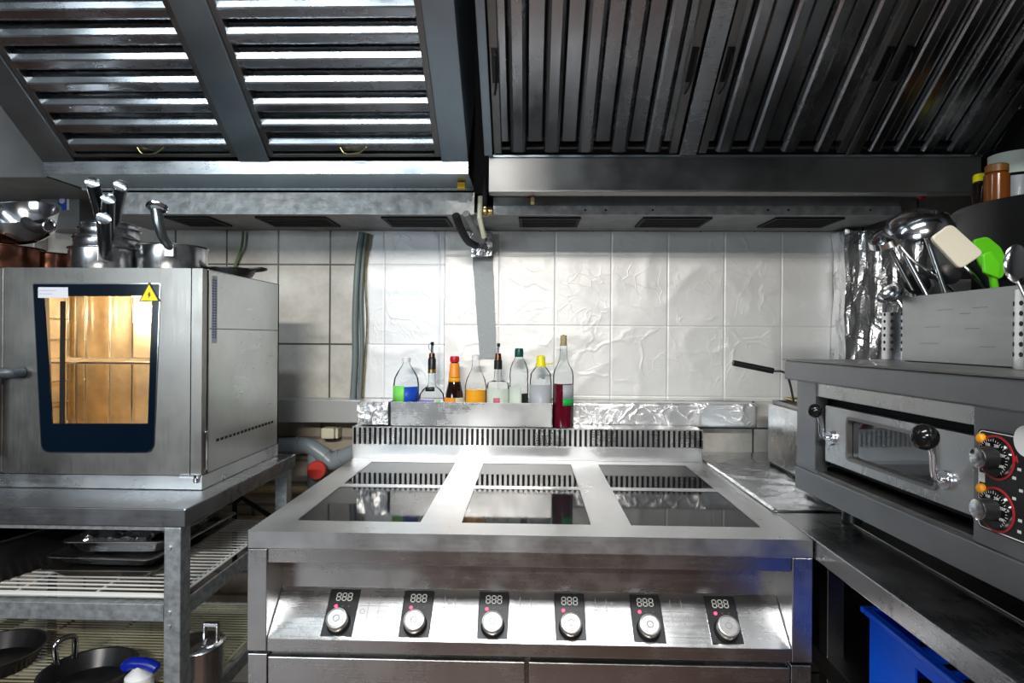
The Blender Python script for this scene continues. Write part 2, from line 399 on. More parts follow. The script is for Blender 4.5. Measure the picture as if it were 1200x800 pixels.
# posts, apron band, recessed panel, sloped fascia
for x0 in (XL, XR - .042):
    part('front_post', MB().box(x0, x0 + .042, FY + .002, 1.42, .642, TZ - .039), 'steel_z', R, .0015)
part('apron', MB().box(XL + .043, XR - .043, FY + .006, FY + .02, TZ - .069, TZ - .039), 'steel_front', R, .001)
fas = MB().prism([(1.391, .748), (FY + .004, .668), (FY + .004, .641), (FY + .02, .641), (1.391, .70)], XL + .043, XR - .043, lambda u, v, w: (w, u, v))
part('control_fascia', fas, 'steel_front', R, .0012)
part('lower_rail', MB().box(XL + .004, XR - .004, FY + .03, 1.40, .618, .640), 'steel_dark', R)
for (a, c_) in ((XL + .045, -.004), (.004, XR - .045)):
    d = part('door', MB().box(a, c_, FY + .003, FY + .03, .16, .630), 'steel_front', R, .002)
for x0 in (XL, XR - .042):
    part('lower_post', MB().box(x0, x0 + .042, FY + .006, 1.42, .14, .634), 'steel_z', R, .0015)
for x in (XL + .06, XR - .06):
    for y in (1.36, 2.1):
        part('foot', MB().lathe([(0, 0), (.03, 0), (.03, .01), (.018, .02), (.018, .14), (0, .14)], (x, y, 0)), 'chrome', R)
# splashback flue with slotted grille
GT, GB = 1.010, .948
part('splashback', MB().box(XL - .004, XR - .006, BY, BY + .10, TZ, GB), 'steel_top', R, .001)
part('flue_interior', MB().box(XL + .004, XR - .014, BY + .012, BY + .09, GB, GT - .006), 'dark', R)
sl = MB(); NS = 68; W = (XR - .006) - (XL - .004)
for i in range(NS + 1):
    x = XL - .004 + W * i / NS
    w_ = .0045
    sl.box(max(x - w_, XL - .004), min(x + w_, XR - .006), BY, BY + .004, GB, GT - .004)
sl.box(XL - .004, XR - .006, BY, BY + .006, GT - .004, GT)
for x in (XL - .004, XR - .010): sl.box(x, x + .004, BY + .006, BY + .10, GB, GT)
sl.box(XL - .004, XR - .006, BY + .006, BY + .10, GT - .004, GT)
part('vent_grille', sl, 'steel_x', R)

# control modules on the 45 degree fascia
sdir = Vector((0, 1.391 - (FY + .004), .748 - .668)).normalized()   # up the slope
sn = Vector((0, -sdir.z, sdir.y))                                    # outwards
sbase = Vector((0, FY + .004, .668))
def SL(cx, dx, s, n): return Vector((cx + dx, 0, 0)) + Vector((0, sbase.y, sbase.z)) + sdir * s + sn * n
SEG = {'a': (-1, 1, 2), 'g': (-1, 1, 0), 'd': (-1, 1, -2)}
def seven(mb, cx, dx, s, w, h, cxm):
    t = w * .22
    for k in (-1, 0, 1): mb.box(dx - w / 2 + t * .6, dx + w / 2 - t * .6, s + k * h / 2 - t / 2, s + k * h / 2 + t / 2, .0016, .0024, lambda a, b_, c_: SL(cx, a, b_, c_))
    for sx in (-1, 1):
        for k in (-1, 1):
            mb.box(dx + sx * w / 2 - t / 2, dx + sx * w / 2 + t / 2, s + k * h / 4 - h * .19, s + k * h / 4 + h * .19, .0016, .0024, lambda a, b_, c_: SL(cx, a, b_, c_))
cxs = [PY(px, 733, 1.35).x for px in (400, 488.5, 578, 668, 758, 847.5)]
for i, cx in enumerate(cxs):
    f = lambda a, b_, c_, cx=cx: SL(cx, a, b_, c_)
    sk = [(a, b_) for a, b_ in ((-.0315, .018), (-.034, .098), (.034, .098), (.0315, .018))]
    rim = part('control_module', MB().box(-.033, .033, .008, .110, -.004, .0014, f), 'black', R, .001)
    edge = MB()
    for a0, a1, b0, b1 in ((-.0345, -.033, .007, .111), (.033, .0345, .007, .111), (-.0345, .0345, .0065, .008), (-.0345, .0345, .110, .1115)):
        edge.box(a0, a1, b0, b1, -.002, .0008, f)
    part('bezel_edge', edge, 'chrome', rim)
    dg = MB()
    for k in (-1, 0, 1): seven(dg, cx, k * .0128, .0925, .0085, .0165, 0)
    part('display_digits', dg, 'seg', rim)
    for k in (-1, 0, 1):
        part('indicator_light', MB().disc(f(k * .0145, .0715, .001), sn, .0034 if k < 0 else .002, .0014, 14), 'led' if k < 0 else 'ledoff', rim)
    part('knob_skirt', MB().lathe([(0, 0), (.026, 0), (.025, .004), (.0225, .006), (.0225, .014), (0, .014)], f(0, .035, .001), 32, sn), 'black', rim)
    kn = MB().lathe([(0, .012), (.0228, .012), (.0232, .014), (.0232, .026), (.0218, .0285), (.0195, .0290), (.0185, .0280), (0, .0280)], f(0, .035, .001), 36, sn)
    part('knob', kn, 'knobface', rim)
    part('knob_mark', MB().lathe([(.0055, .0281), (.0075, .0281), (.0075, .0286), (.0055, .0286)], f(0, .035, .001), 24, sn, True), 'engrave', rim)
# engraved zone diagrams between modules
for i in range(6):
    cx = (cxs[i] - .098) if i else cxs[0] - .09
    if i == 0: continue
    f = lambda a, b_, c_, cx=cx: SL(cx, a, b_, c_)
    e = MB()
    for dx in (-.012, .012): e.box(dx - .0005, dx + .0005, .045, .10, -.0001, .0003, f)
    e.box(-.032, .034, .0735, .0747, -.0001, .0003, f)
    px_, s_ = {1: (-.024, .062), 2: (-.001, .086), 3: (.000, .060), 4: (.024, .086), 5: (.024, .062)}[i]
    e.lathe([(.0045, 0), (.0056, 0), (.0056, .0003), (.0045, .0003)], f(px_, s_, 0), 20, sn, True)
    part('zone_diagram', e, 'engrave', R)

# ------------------------------------------------------------------ bottle tray, foil box, ledge
tx0, tx1 = PY(458, 490, 2.11).x, PY(647, 490, 2.11).x
TRZ = GT + .001
t = MB(); ty0, ty1 = 2.104, 2.204
t.box(tx0, tx1, ty0, ty0 + .002, TRZ, TRZ + .084).box(tx0, tx1, ty1 - .002, ty1, TRZ, TRZ + .05).box(tx0, tx1, ty0, ty1, TRZ, TRZ + .003)
t.box(tx0, tx0 + .002, ty0, ty1, TRZ, TRZ + .084).box(tx1 - .002, tx1, ty0, ty1, TRZ, TRZ + .084)
solo('bottle_tray', t, 'steel_x', 'long low stainless steel tray of bottles standing on the back of the range', 'tray', bevel=.0006)
def crumple(x0, x1, y0, y1, z0, z1, amp, seed, nn=14, zs=1, fr=22):
    mb = MB(); d = Vector(((x1 - x0), (y1 - y0), (z1 - z0)))
    def disp(p):
        q = Vector((p.x * fr, p.y * fr, p.z * fr * zs)) + Vector((seed, 0, 0)); return p + noise.noise_vector(q) * amp + noise.noise_vector(q * 2.3) * amp * .4
    def face(o, a, b_):
        na = max(2, int(nn * a.length / max(d))); nb = max(2, int(nn * b_.length / max(d)))
        vs = [disp(o + a * (i / na) + b_ * (j / nb)) for i in range(na + 1) for j in range(nb + 1)]
        mb.add(vs, [(i * (nb + 1) + j, (i + 1) * (nb + 1) + j, (i + 1) * (nb + 1) + j + 1, i * (nb + 1) + j + 1) for i in range(na) for j in range(nb)])
    o = Vector((x0, y0, z0)); X = Vector((d.x, 0, 0)); Y = Vector((0, d.y, 0)); Z = Vector((0, 0, d.z))
    face(o, X, Z); face(o + Y, X, Z); face(o, Y, Z); face(o + X, Y, Z); face(o, X, Y); face(o + Z, X, Y)
    return mb
fx0, fx1 = PY(417, 490, 2.11).x, PY(456, 490, 2.11).x
solo('foil_wrapped_box', crumple(fx0 + .004, fx1 - .004, 2.112, 2.20, TRZ + .003, TRZ + .082, .0035, 3, 22), 'foil', 'small box wrapped in crumpled foil at left end of the bottle tray', 'box')
# wall ledge
lz0, lz1 = 1.005, 1.088
lx0, lx1 = PY(300, 490, 2.21).x, PY(887, 490, 2.21).x
solo('wall_trunking', MB().box(lx0, fx1, 2.212, WY - .001, lz0, lz1), simple('pale_trunking', (.55, .56, .56), .3, .5), 'pale grey metal trunking along the tiled wall beside the left oven', 'trunking', bevel=.003)

def sheet(fn, nu, nv, amp, seed, freq, nrm):
    mb = MB(); nrm = Vector(nrm)
    vs = []
    for i in range(nu + 1):
        for j in range(nv + 1):
            p = Vector(fn(i / nu, j / nv)); q = p * freq + Vector((seed, seed, 0))
            a = 1 - abs(noise.noise(q)) * 2; a2 = 1 - abs(noise.noise(q * 2.1)) * 2
            vs.append(p + nrm * (max(0, a) ** 3 * amp + max(0, a2) ** 4 * amp * .4))
    mb.add(vs, [(i * (nv + 1) + j, (i + 1) * (nv + 1) + j, (i + 1) * (nv + 1) + j + 1, i * (nv + 1) + j + 1) for i in range(nu) for j in range(nv)], True)
    return mb
fl0 = fx1 + .001
solo('foil_covered_ledge', sheet(lambda u, v: (fl0 + (lx1 - fl0) * u, 2.2085 + (.0 if v < .85 else (v - .85) / .15 * .085), lz0 + (lz1 - lz0) * min(1, v / .85)), 120, 14, .004, 5, 9, (0, -1, .2)), 'foilledge', 'crinkled foil wrapped over the ledge behind bottles and wine bottle', 'foil', solid=.0008)
solo('ledge_board', MB().box(fl0, lx1 - .003, 2.2115, WY - .001, lz0 + .003, lz1 - .003), 'bar', 'narrow metal ledge under foil right of the bottle tray', 'ledge')

# wall foil
FT = 1.715
def px2x(px): return PY(px, 390, 2.297).x
xa, xb, xc = px2x(418), px2x(521), px2x(984)
p650 = px2x(450); pitch = .2085
M['foil_l'] = foil('left_wall_foil', (.76, .78, .80), .50, (p650 - xa, pitch, PY(470, 404, 2.297).z - 1.09, .30), .22, 6, .3)
M['foil_r'] = foil('right_wall_foil', (.76, .75, .73), .46, (px2x(716) - xb, pitch, PY(716, 382, 2.297).z - 1.09, .26), .22, 5, .3)
def wallfoil(name, x0, x1, mat, label, seed):
    mb = sheet(lambda u, v: (x0 + (x1 - x0) * u, WY - .003, 1.09 + (FT - 1.09) * v), int((x1 - x0) * 110), 60, .002, seed, 4.5, (0, -1, 0))
    o = tag(part(name, mb, mat, None, loc=(x0, WY, 1.09)), label, 'foil')
    return o
wallfoil('foil_sheet', xa, xb - .002, 'foil_l', 'narrow aluminium foil sheet stuck on the wall tiles beside the grey conduit', 2)
wallfoil('foil_sheet', xb, xc, 'foil_r', 'wide aluminium foil sheet covering the wall behind the range', 9)
# duct tape strip
a0, a1 = PY(553, 292, 2.288), PY(577, 292, 2.288); b0, b1 = PY(562, 420, 2.288), PY(582, 420, 2.288)
tp = MB(); vs = []
for i in range(13):
    k = i / 12
    for q, (p, r) in enumerate(((a0, b0), (a1, b1))):
        vs.append(p.lerp(r, k) + Vector((noise.noise(Vector((k * 9, q, 0))) * .003, 0, 0)))
tp.add(vs, [(2 * i, 2 * i + 1, 2 * i + 3, 2 * i + 2) for i in range(12)])
solo('tape_strip', tp, 'tape', 'strip of silver duct tape running down the foil on the wall', 'tape', solid=.0006)

# ------------------------------------------------------------------ bottles
def bottle(px, base_y, prof, Y, label, parts, name='bottle', mat='glass', cat='bottle', bz=None):
    """prof: list of (radius m, pixel y) for the outline, bottom to top"""
    z_of = lambda py: PY(px, py, Y).z
    X = PY(px, 460, Y).x; bz = TRZ + .0035 if bz is None else bz
    root = thing(name, (X, Y, bz), label, cat)
    pr = [(0, bz)] + [(r, bz if y is None else z_of(y)) for r, y in prof]; pr.append((0, pr[-1][1]))
    part('bottle_body', MB().lathe([(r, z) for r, z in pr], (X, Y, 0), 32), mat, root)
    for (nm, kind, mt, a) in parts:
        mb = MB()
        if kind == 'lathe': mb.lathe([(r, bz + .002 if y is None else z_of(y)) for r, y in a], (X, Y, 0), 28)
        elif kind == 'arc':      # label patch: (radius, y top, y bottom, ang0, ang1) degrees from facing camera
            r, y0, y1, g0, g1 = a; z0 = bz + .004 if y1 is None else z_of(y1); z1 = z_of(y0)
            n = 12; vs = []
            for i in range(n + 1):
                g = math.radians(g0 + (g1 - g0) * i / n); dx, dy = math.sin(g) * r, -math.cos(g) * r
                vs += [(X + dx, Y + dy, z0), (X + dx, Y + dy, z1)]
            mb.add(vs, [(2 * i, 2 * i + 2, 2 * i + 3, 2 * i + 1) for i in range(n)], True)
        elif kind == 'tube': mb.tube([Vector((X + p[0], Y + p[1], z_of(p[2]))) for p in a[1]], a[0], 8)
        part(nm, mb, mt, root, solid=.0004 if kind == 'arc' else 0)
    return root
k = 1 / 333.
BYc = 2.154
bottle(476, None, [(14.5 * k, None), (15 * k, 500), (15 * k, 450), (14 * k, 443), (10 * k, 435), (5 * k, 428), (4 * k, 425), (4 * k, 424)], BYc,
       'clear plastic bottle with green and blue label, leftmost in the tray',
       [('cap', 'lathe', 'white', [(0, 424.5), (5 * k, 424), (5 * k, 419), (0, 418.5)]),
        ('front_label', 'arc', 'lgreen', (15.3 * k, 451, 471, -80, 2)), ('side_label', 'arc', 'blue', (15.4 * k, 452, 474, 2, 75))])
def pourer(cap0, neck_y0):
    return None
bottle(506, None, [(13 * k, None), (15 * k, 488), (15.2 * k, 470), (14.5 * k, 462), (10.5 * k, 456), (5 * k, 452), (4 * k, 446), (4 * k, 424), (3 * k, 423)], BYc,
       'round-bellied glass decanter bottle with black neck and metal pourer', 
       [('neck_sleeve', 'lathe', 'black', [(4.2 * k, 437), (4.6 * k, 437), (4.6 * k, 421), (3.4 * k, 418), (0, 418)]),
        ('neck_band', 'lathe', 'brass', [(4.65 * k, 436.5), (4.8 * k, 436.5), (4.8 * k, 432.5), (4.65 * k, 432.5)]),
        ('cork_ring', 'lathe', 'copper', [(0, 418.2), (3.6 * k, 418), (3.2 * k, 413.5), (0, 413.5)]),
        ('pourer', 'tube', 'chrome', (1.6 * k, [(0, 0, 414), (0, 0, 408), (.001, 0, 404)])),
        ('pourer_tip', 'tube', 'black', (2.0 * k, [(.001, 0, 404.5), (.001, 0, 400.5)])),
        ('pourer_wire', 'tube', 'chrome', (.35 * k, [(-.002, 0, 412), (-.012, 0, 408), (-.012, 0, 404), (-.002, 0, 401)])),
        ('badge', 'arc', 'black', (11.5 * k, 452.5, 457.5, -30, 25)),
        ('label', 'arc', simple('violet_label', (.25, .18, .55), .4), (15.4 * k, 467, 477, -60, 20)), ('side_label', 'arc', 'lgreen', (15.4 * k, 468, 474, 25, 50))])
bottle(532.5, None, [(11.5 * k, None), (11.5 * k, 480), (10.5 * k, 462), (7.5 * k, 448), (6 * k, 440), (5 * k, 426), (4 * k, 423)], BYc,
       'dark brown sauce bottle with red cap and orange neck label',
       [('cap', 'lathe', 'redcap', [(0, 424), (5.2 * k, 424), (5.5 * k, 422), (5.5 * k, 419), (4.8 * k, 417.3), (0, 417)]),
        ('neck_label', 'lathe', 'orange', [(6.7 * k, 441.5), (6.6 * k, 440), (5.5 * k, 426), (4.6 * k, 425)]),
        ('yellow_band', 'arc', 'amber', (7.3 * k, 442, 447, -70, 70)),
        ('front_label', 'arc', 'orange', (11.8 * k, 465, None, -85, 10)), ('side_label', 'arc', 'ivory', (11.8 * k, 465, None, 12, 80))], mat='soy')
bottle(557.5, None, [(12.5 * k, None), (12.8 * k, 495), (12.8 * k, 452), (11 * k, 444), (6 * k, 434), (4.4 * k, 428), (4 * k, 421)], BYc,
       'clear plastic bottle of orange syrup with white cap',
       [('cap', 'lathe', 'white', [(0, 422), (5 * k, 422), (5 * k, 417), (3 * k, 415.5), (0, 415.5)]),
        ('syrup', 'lathe', 'amber', [(0, None), (12.1 * k, None), (12.2 * k, 456), (0, 455.5)]), ('liquid_mark', 'arc', 'soy', (12.95 * k, 470, 473, -20, 15))])
bottle(583.5, None, [(13 * k, None), (13 * k, 452), (12 * k, 448), (6 * k, 445), (4.5 * k, 442), (4 * k, 432), (4 * k, 421)], BYc,
       'squat clear spirits bottle with pale label and red dot',
       [('neck_sleeve', 'lathe', 'black', [(4.3 * k, 432.5), (4.9 * k, 432.5), (4.7 * k, 422), (4 * k, 421.5)]),
        ('cork_ring', 'lathe', 'copper', [(0, 422), (4.1 * k, 421.5), (3.4 * k, 414), (0, 414)]),
        ('pourer', 'tube', 'chrome', (1.5 * k, [(0, 0, 415), (0, 0, 409), (.001, 0, 405)])),
        ('pourer_tip', 'tube', 'black', (1.9 * k, [(.001, 0, 406), (.001, 0, 402)])),
        ('label', 'arc', 'pale', (13.3 * k, 455, None, -75, 75)),
        ('red_dot', 'arc', simple('faded_red_print', (.55, .12, .16), .5), (13.6 * k, 465, 472, -20, 12))])
bottle(608, None, [(11 * k, None), (11 * k, 450), (10.5 * k, 446), (11 * k, 441), (10.5 * k, 432), (8 * k, 425), (4.6 * k, 419), (4.2 * k, 416)], BYc,
       'slim clear plastic bottle with dark green cap',
       [('cap', 'lathe', 'dgreen', [(0, 418), (5 * k, 418), (5.2 * k, 416), (5.2 * k, 411), (4.4 * k, 408), (0, 407.6)]),
        ('label', 'arc', 'pale', (11.3 * k, 453, None, -85, 15)), ('dark_label', 'arc', 'black', (11.3 * k, 460, None, 17, 80))])
bottle(633.5, None, [(12.5 * k, None), (12.8 * k, 448), (12 * k, 438), (8 * k, 432), (5 * k, 429)], BYc,
       'clear plastic jug with yellow hinged cap, right end of the tray',
       [('cap', 'lathe', 'yellow', [(0, 430), (6 * k, 429.5), (6.3 * k, 427), (5.2 * k, 425), (5.2 * k, 419), (4 * k, 416.5), (0, 416.2)]),
        ('cap_strap', 'tube', 'yellow', (.7 * k, [(.008, -.002, 426.5), (.03, -.004, 426), (.043, -.004, 425.5)])),
        ('label', 'arc', 'greyl', (13 * k, 450, None, -85, 85))])
wb = PY(660, 507, 2.135)
bottle(660, None, [(11 * k, None), (11.8 * k, 505), (11.8 * k, 440), (10.8 * k, 434), (7 * k, 427), (4.6 * k, 420), (3.8 * k, 406), (4.2 * k, 405), (4.2 * k, 402)], 2.128,
       'tall corked glass bottle half full of dark red drink, right of the tray',
       [('drink', 'lathe', 'wine', [(0, None), (11 * k, None), (11.1 * k, 449), (0, 448.5)]),
        ('cork', 'lathe', 'cork', [(0, 405), (3.4 * k, 405), (3.8 * k, 398), (3.6 * k, 393), (0, 392)]),
        ('label', 'arc', 'greyl', (12.1 * k, 450, 466, -5, 65)), ('green_label', 'arc', simple('vivid_green_label', (.02, .42, .08), .4), (12.1 * k, 466, 474, -5, 65))], bz=GT + .001)

# ------------------------------------------------------------------ left table
LX0, LX1, LY0, LY1, LZ = -1.56, -.737, 1.303, 1.93, .945
T = thing('work_table', (-1.1, 1.6, 0), 'stainless steel work table on galvanised legs under the glass-door oven', 'table')
tt = MB().box(LX0, LX1, LY0, LY1, LZ - .040, LZ)
part('tabletop', tt, 'steel_table', T, .0025)
part('table_underframe', MB().box(LX0 + .05, LX1 - .05, LY0 + .01, LY0 + .03, LZ - .05, LZ - .0405).box(LX0 + .05, LX1 - .05, LY1 - .03, LY1 - .01, LZ - .05, LZ - .0405), 'galv', T)
LW = .037
for lx in (LX1 - .011 - LW, LX0 + .02):
    for ly in (LY0 + .002, LY1 - .045):
        lg = part('leg', MB().box(lx, lx + LW, ly, ly + .040, .0, LZ - .0405), 'galv', T, .002)
        for z in (.86, .72, .69) if ly < 1.5 else ():
            part('bolt', MB().disc((lx + LW / 2 - .006, ly, z), (0, -1, 0), .005, .003, 12), 'galv', lg)
RLX = LX1 - .011 - LW
for z0, z1 in ((.700, .737), (.44, .475)):
    part('shelf_rail', MB().box(LX0 + .058, RLX - .001, LY0 + .004, LY0 + .010, z0, z1).box(LX0 + .058, RLX - .001, LY0 + .010, LY0 + .030, z1 - .004, z1), 'galv', T, .001)
    part('side_rail', MB().box(RLX + .028, RLX + .034, LY0 + .043, LY1 - .046, z0, z1).box(RLX + .006, RLX + .028, LY0 + .043, LY1 - .046, z0, z0 + .004), 'galv', T, .001)
    part('side_rail', MB().box(LX0 + .02, LX0 + .026, LY0 + .043, LY1 - .046, z0, z1), 'galv', T, .001)
    part('shelf_rail', MB().box(LX0 + .058, RLX - .001, LY1 - .012, LY1 - .006, z0, z1), 'galv', T, .001)
def wire_shelf(z, mat, label, pitch):
    s = MB(); x0, x1, y0, y1 = LX0 + .03, RLX + .022, LY0 + .034, LY1 - .05
    n = int((y1 - y0) / pitch)
    for i in range(n + 1):
        y = y0 + (y1 - y0) * i / n
        s.tube([(x0, y, z), (x1, y, z)], .0022, 6)
    for j in range(5):
        x = x0 + .02 + (x1 - x0 - .04) * j / 4
        s.tube([(x, y0, z - .005), (x, y1, z - .005)], .003, 6)
    s.tube([(x0, y0 - .012, z), (x1, y0 - .012, z)], .0045, 8)
    s.tube([(x1 + .002, y0, z + .004), (x1 + .002, y1, z + .004)], .003, 8)
    s.tube([(x1 + .002, y0, z - .018), (x1 + .002, y1, z - .018)], .003, 8)
    s.tube([(x1 + .002, y0, z + .004), (x1 + .002, y0, z - .018)], .003, 8)
    return solo('wire_shelf', s, mat, label, 'shelf')
wire_shelf(.747, 'wire', 'white coated wire shelf, the upper one under the steel table', .021)
wire_shelf(.486, 'wirey', 'yellowed wire shelf, the lower one under the steel table', .015)

# ------------------------------------------------------------------ combi oven
OX1, OX0, OY0, OY1, OZ0, OZ1 = PY(236.5, 450, 1.46).x, -1.44, 1.46, 1.915, LZ + .001, 1.482
O = thing('combi_oven', ((OX0 + OX1) / 2, 1.7, OZ0), 'boxy stainless steel combi oven with a warmly lit glass door', 'oven')
dx0 = PY(4, 430, OY0).x; dx1 = PY(223, 430, OY0).x
dz0, dz1 = OZ0 + .035, OZ1 - .001
def at(px, py): 
    p = PY(px, py, OY0); return p.x, p.z
# casing as shell with cavity
wl, wr = at(52, 400)[0], at(186, 400)[0]; wb_, wt = at(110, 505)[1], at(110, 338)[1]
cs = MB()
cs.box(OX0, OX0 + .02, OY0 + .05, OY1, OZ0 + .035, OZ1)              # left side
cs.box(OX0, OX1, OY1 - .01, OY1, OZ0 + .035, OZ1)
cs.box(OX0, OX1, OY0 + .03, OY1, OZ1 - .004, OZ1)
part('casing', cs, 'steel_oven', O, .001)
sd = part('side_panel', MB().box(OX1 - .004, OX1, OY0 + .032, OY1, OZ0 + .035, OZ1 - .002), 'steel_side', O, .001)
# embossed line and louvre row in the side panel
lv = MB()
for i in range(16):
    y = OY0 + .07 + i * .022; lv.box(OX1 - .001, OX1 + .0008, y, y + .014, OZ0 + .105, OZ0 + .112)
part('louvre_slots', lv, 'dark', sd)
part('panel_seam', MB().box(OX1 - .001, OX1 + .0005, OY0 + .034, OY1 - .002, 1.335, 1.337), 'dark', sd)
sn_ = MB()
for i in range(22):
    z = 1.455 - i * .0068
    for j in range(2): sn_.box(OX1, OX1 + .0008, OY0 + .045 + j * .012 + random.random() * .002, OY0 + .054 + j * .012, z, z + .0042)
part('side_sticker', MB().box(OX1, OX1 + .0005, OY0 + .043, OY0 + .070, 1.30, 1.468), 'greyl', sd)
part('sticker_text', sn_, simple('blue_ink', (.10, .16, .30), .5), sd)
part('base_strip', MB().box(OX0, OX1, OY0 + .003, OY1 - .002, OZ0, OZ0 + .033), 'steel_x', O, .001)
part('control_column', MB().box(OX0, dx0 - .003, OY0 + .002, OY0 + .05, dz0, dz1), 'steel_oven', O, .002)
# door with window cut-out: navy surround is tapered
D = part('door', MB(), 'steel_oven', O)
dm = MB()
holeo = [at(47, 345), at(182, 345), at(176, 520), at(52, 520)]
outer = [(dx0, dz1), (dx1, dz1), (dx1, dz0), (dx0, dz0)]
for yy0, yy1 in ((OY0, OY0 + .028),):
    vs = [(x, yy0, z) for x, z in outer] + [(x, yy0, z) for x, z in holeo] + [(x, yy1, z) for x, z in outer] + [(x, yy1, z) for x, z in holeo]
    fs = []
    for i in range(4):
        j = (i + 1) % 4
        fs += [(i, j, 4 + j, 4 + i), (8 + i, 8 + j, 12 + j, 12 + i), (i, j, 8 + j, 8 + i), (4 + i, 4 + j, 12 + j, 12 + i)]
    dm.add(vs, fs)
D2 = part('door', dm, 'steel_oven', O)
bpy.data.objects.remove(D)
# side frame right of the door (dark gasket line + bright strip)
part('door_side_edge', MB().box(dx1 + .001, OX1, OY0 + .001, OY0 + .022, dz0, dz1), 'steel_oven', O, .001)
part('gasket', MB().box(OX1 - .012, OX1 - .004, OY0 + .0225, OY0 + .0315, dz0, dz1), 'dark', O)
part('hinge_cover', MB().box(OX1 + .0005, OX1 + .004, OY0 + .012, OY0 + .022, OZ0 + .045, OZ0 + .14), 'chrome', O, .001)
part('hinge', MB().box(OX1 - .05, OX1 - .004, OY0 - .006, OY0 + .003, OZ0 + .030, OZ0 + .038).disc((OX1 - .012, OY0 - .001, OZ0 + .018), (0, 0, 1), .006, .02), 'chrome', O)
def rr(pts, r, n=5):
    out = []
    k_ = len(pts)
    for i in range(k_):
        p0, p, p1 = Vector(pts[i - 1]), Vector(pts[i]), Vector(pts[(i + 1) % k_])
        a = p + (p0 - p).normalized() * r[i]; c = p + (p1 - p).normalized() * r[i]
        for q in range(n + 1):
            t_ = q / n; out.append(tuple((1 - t_) ** 2 * a + 2 * t_ * (1 - t_) * p + t_ ** 2 * c))
    return out
def ring(mb, outer, inner, y, dy):
    n = len(outer)
    vs = [(x, y, z) for x, z in outer] + [(x, y, z) for x, z in inner] + [(x, y + dy, z) for x, z in outer] + [(x, y + dy, z) for x, z in inner]
    fs = []
    for i in range(n):
        j = (i + 1) % n; fs += [(i, j, n + j, n + i), (i, j, 2 * n + j, 2 * n + i), (n + i, n + j, 3 * n + j, 3 * n + i), (2 * n + i, 2 * n + j, 3 * n + j, 3 * n + i)]
    mb.add(vs, fs); return mb
so = rr([at(40, 333), at(187.5, 333), at(180, 529), at(50, 529)], (.004, .004, .022, .022))
si = rr([at(52, 347), at(179, 347), at(174, 496), at(62, 496)], (.002,) * 4)
trim_o = rr([at(38.7, 331.7), at(188.8, 331.7), at(181.2, 530.5), at(48.8, 530.5)], (.005, .005, .024, .024))
part('window_trim', ring(MB(), trim_o, so, OY0 - .002, .003), 'chrome', D2)
part('window_surround', ring(MB(), so, si, OY0 - .003, .004), 'navy', D2)
part('window_pane', MB().prism(si, OY0 - .0025, OY0 + .0005, lambda u, v, w: (u, w, v)), 'pane', D2)
x0_, x1_ = at(50, 330)[0], at(82, 330)[0]
lab = MB().box(at(46, 336)[0], at(81, 336)[0], OY0 - .0036, OY0 - .0031, at(46, 349)[1], at(46, 336.5)[1])
st = part('door_sticker', lab, 'paper', D2)
ln = MB()
for q, (a, c_) in enumerate(((.1, .9), (.15, .75))):
    z = at(46, 340.5 + q * 4)[1]; ln.box(at(46, 0)[0] + .003, at(46, 0)[0] + .055 * c_, OY0 - .0040, OY0 - .0037, z, z + .0008)
part('sticker_lines', ln, 'engrave', st)
def tri(mb, pts, y, dy): return mb.prism(pts, y, y + dy, lambda u, v, w: (u, w, v))
wt_ = part('warning_triangle', tri(MB(), [at(176, 331.5), at(188, 353), at(164.5, 353)], OY0 - .0042, .001), 'warn', D2)
tb = MB(); P3 = [Vector(at(176, 331.5)), Vector(at(188, 353)), Vector(at(164.5, 353))]; cc = sum(P3, Vector((0, 0))) / 3
ring(tb, [tuple(cc + (p - cc) * 1.06) for p in P3], [tuple(cc + (p - cc) * .88) for p in P3], OY0 - .0046, .0004)
bolt = [(0, .009), (-.005, .0005), (-.0008, .0015), (-.003, -.008), (.005, .003), (.0012, .0025), (.003, .009)]
tri(tb, [(cc.x + a * .9, cc.y + b_ * .9 - .001) for a, b_ in bolt], OY0 - .0046, .0004)
part('warning_symbol', tb, 'black', wt_)
# door handle: grip standing off the left edge of the door
hz = at(10, 436)[1]; hx = at(26, 436)[0]
hd = MB().tube([(hx, OY0 - .001, hz), (hx - .002, OY0 - .03, hz), (hx - .012, OY0 - .038, hz), (hx - .07, OY0 - .040, hz)], .013, 14)
hd.tube(smoothpath([(hx - .045, OY0 - .040, hz), (hx - .062, OY0 - .042, hz - .012), (hx - .066, OY0 - .043, hz - .05), (hx - .066, OY0 - .043, hz - .20)]), .012, 14)
part('door_handle', hd, simple('dark_grey_plastic', (.05, .06, .07), .35), D2)
# cavity
cx0, cx1, cy0, cy1, cz0, cz1 = OX0 + .03, dx1 - .012, OY0 + .031, OY1 - .06, OZ0 + .06, OZ1 - .02
cv = MB().add([(cx0, cy0, cz0), (cx1, cy0, cz0), (cx1, cy1, cz0), (cx0, cy1, cz0), (cx0, cy0, cz1), (cx1, cy0, cz1), (cx1, cy1, cz1), (cx0, cy1, cz1)],
              [(0, 1, 2, 3), (4, 5, 6, 7), (0, 3, 7, 4), (1, 2, 6, 5), (2, 3, 7, 6)])
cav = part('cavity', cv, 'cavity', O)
rk = MB()
for yq in (cy0 + .03, cy1 - .03):
    for x in (cx0 + .012, cx1 - .012): rk.tube([(x, yq, cz0), (x, yq, cz1)], .003, 8)
for i in range(6):
    z = cz0 + .05 + i * .062
    for x in (cx0 + .012, cx1 - .012): rk.tube([(x, cy0 + .02, z), (x, cy1 - .02, z)], .003, 8)
for xx in (-1.385, -1.355, -1.28, -1.21): rk.tube([(xx, cy1 - .012, cz0), (xx, cy1 - .012, cz1)], .004, 8)
part('rack_rails', rk, 'chrome', cav)
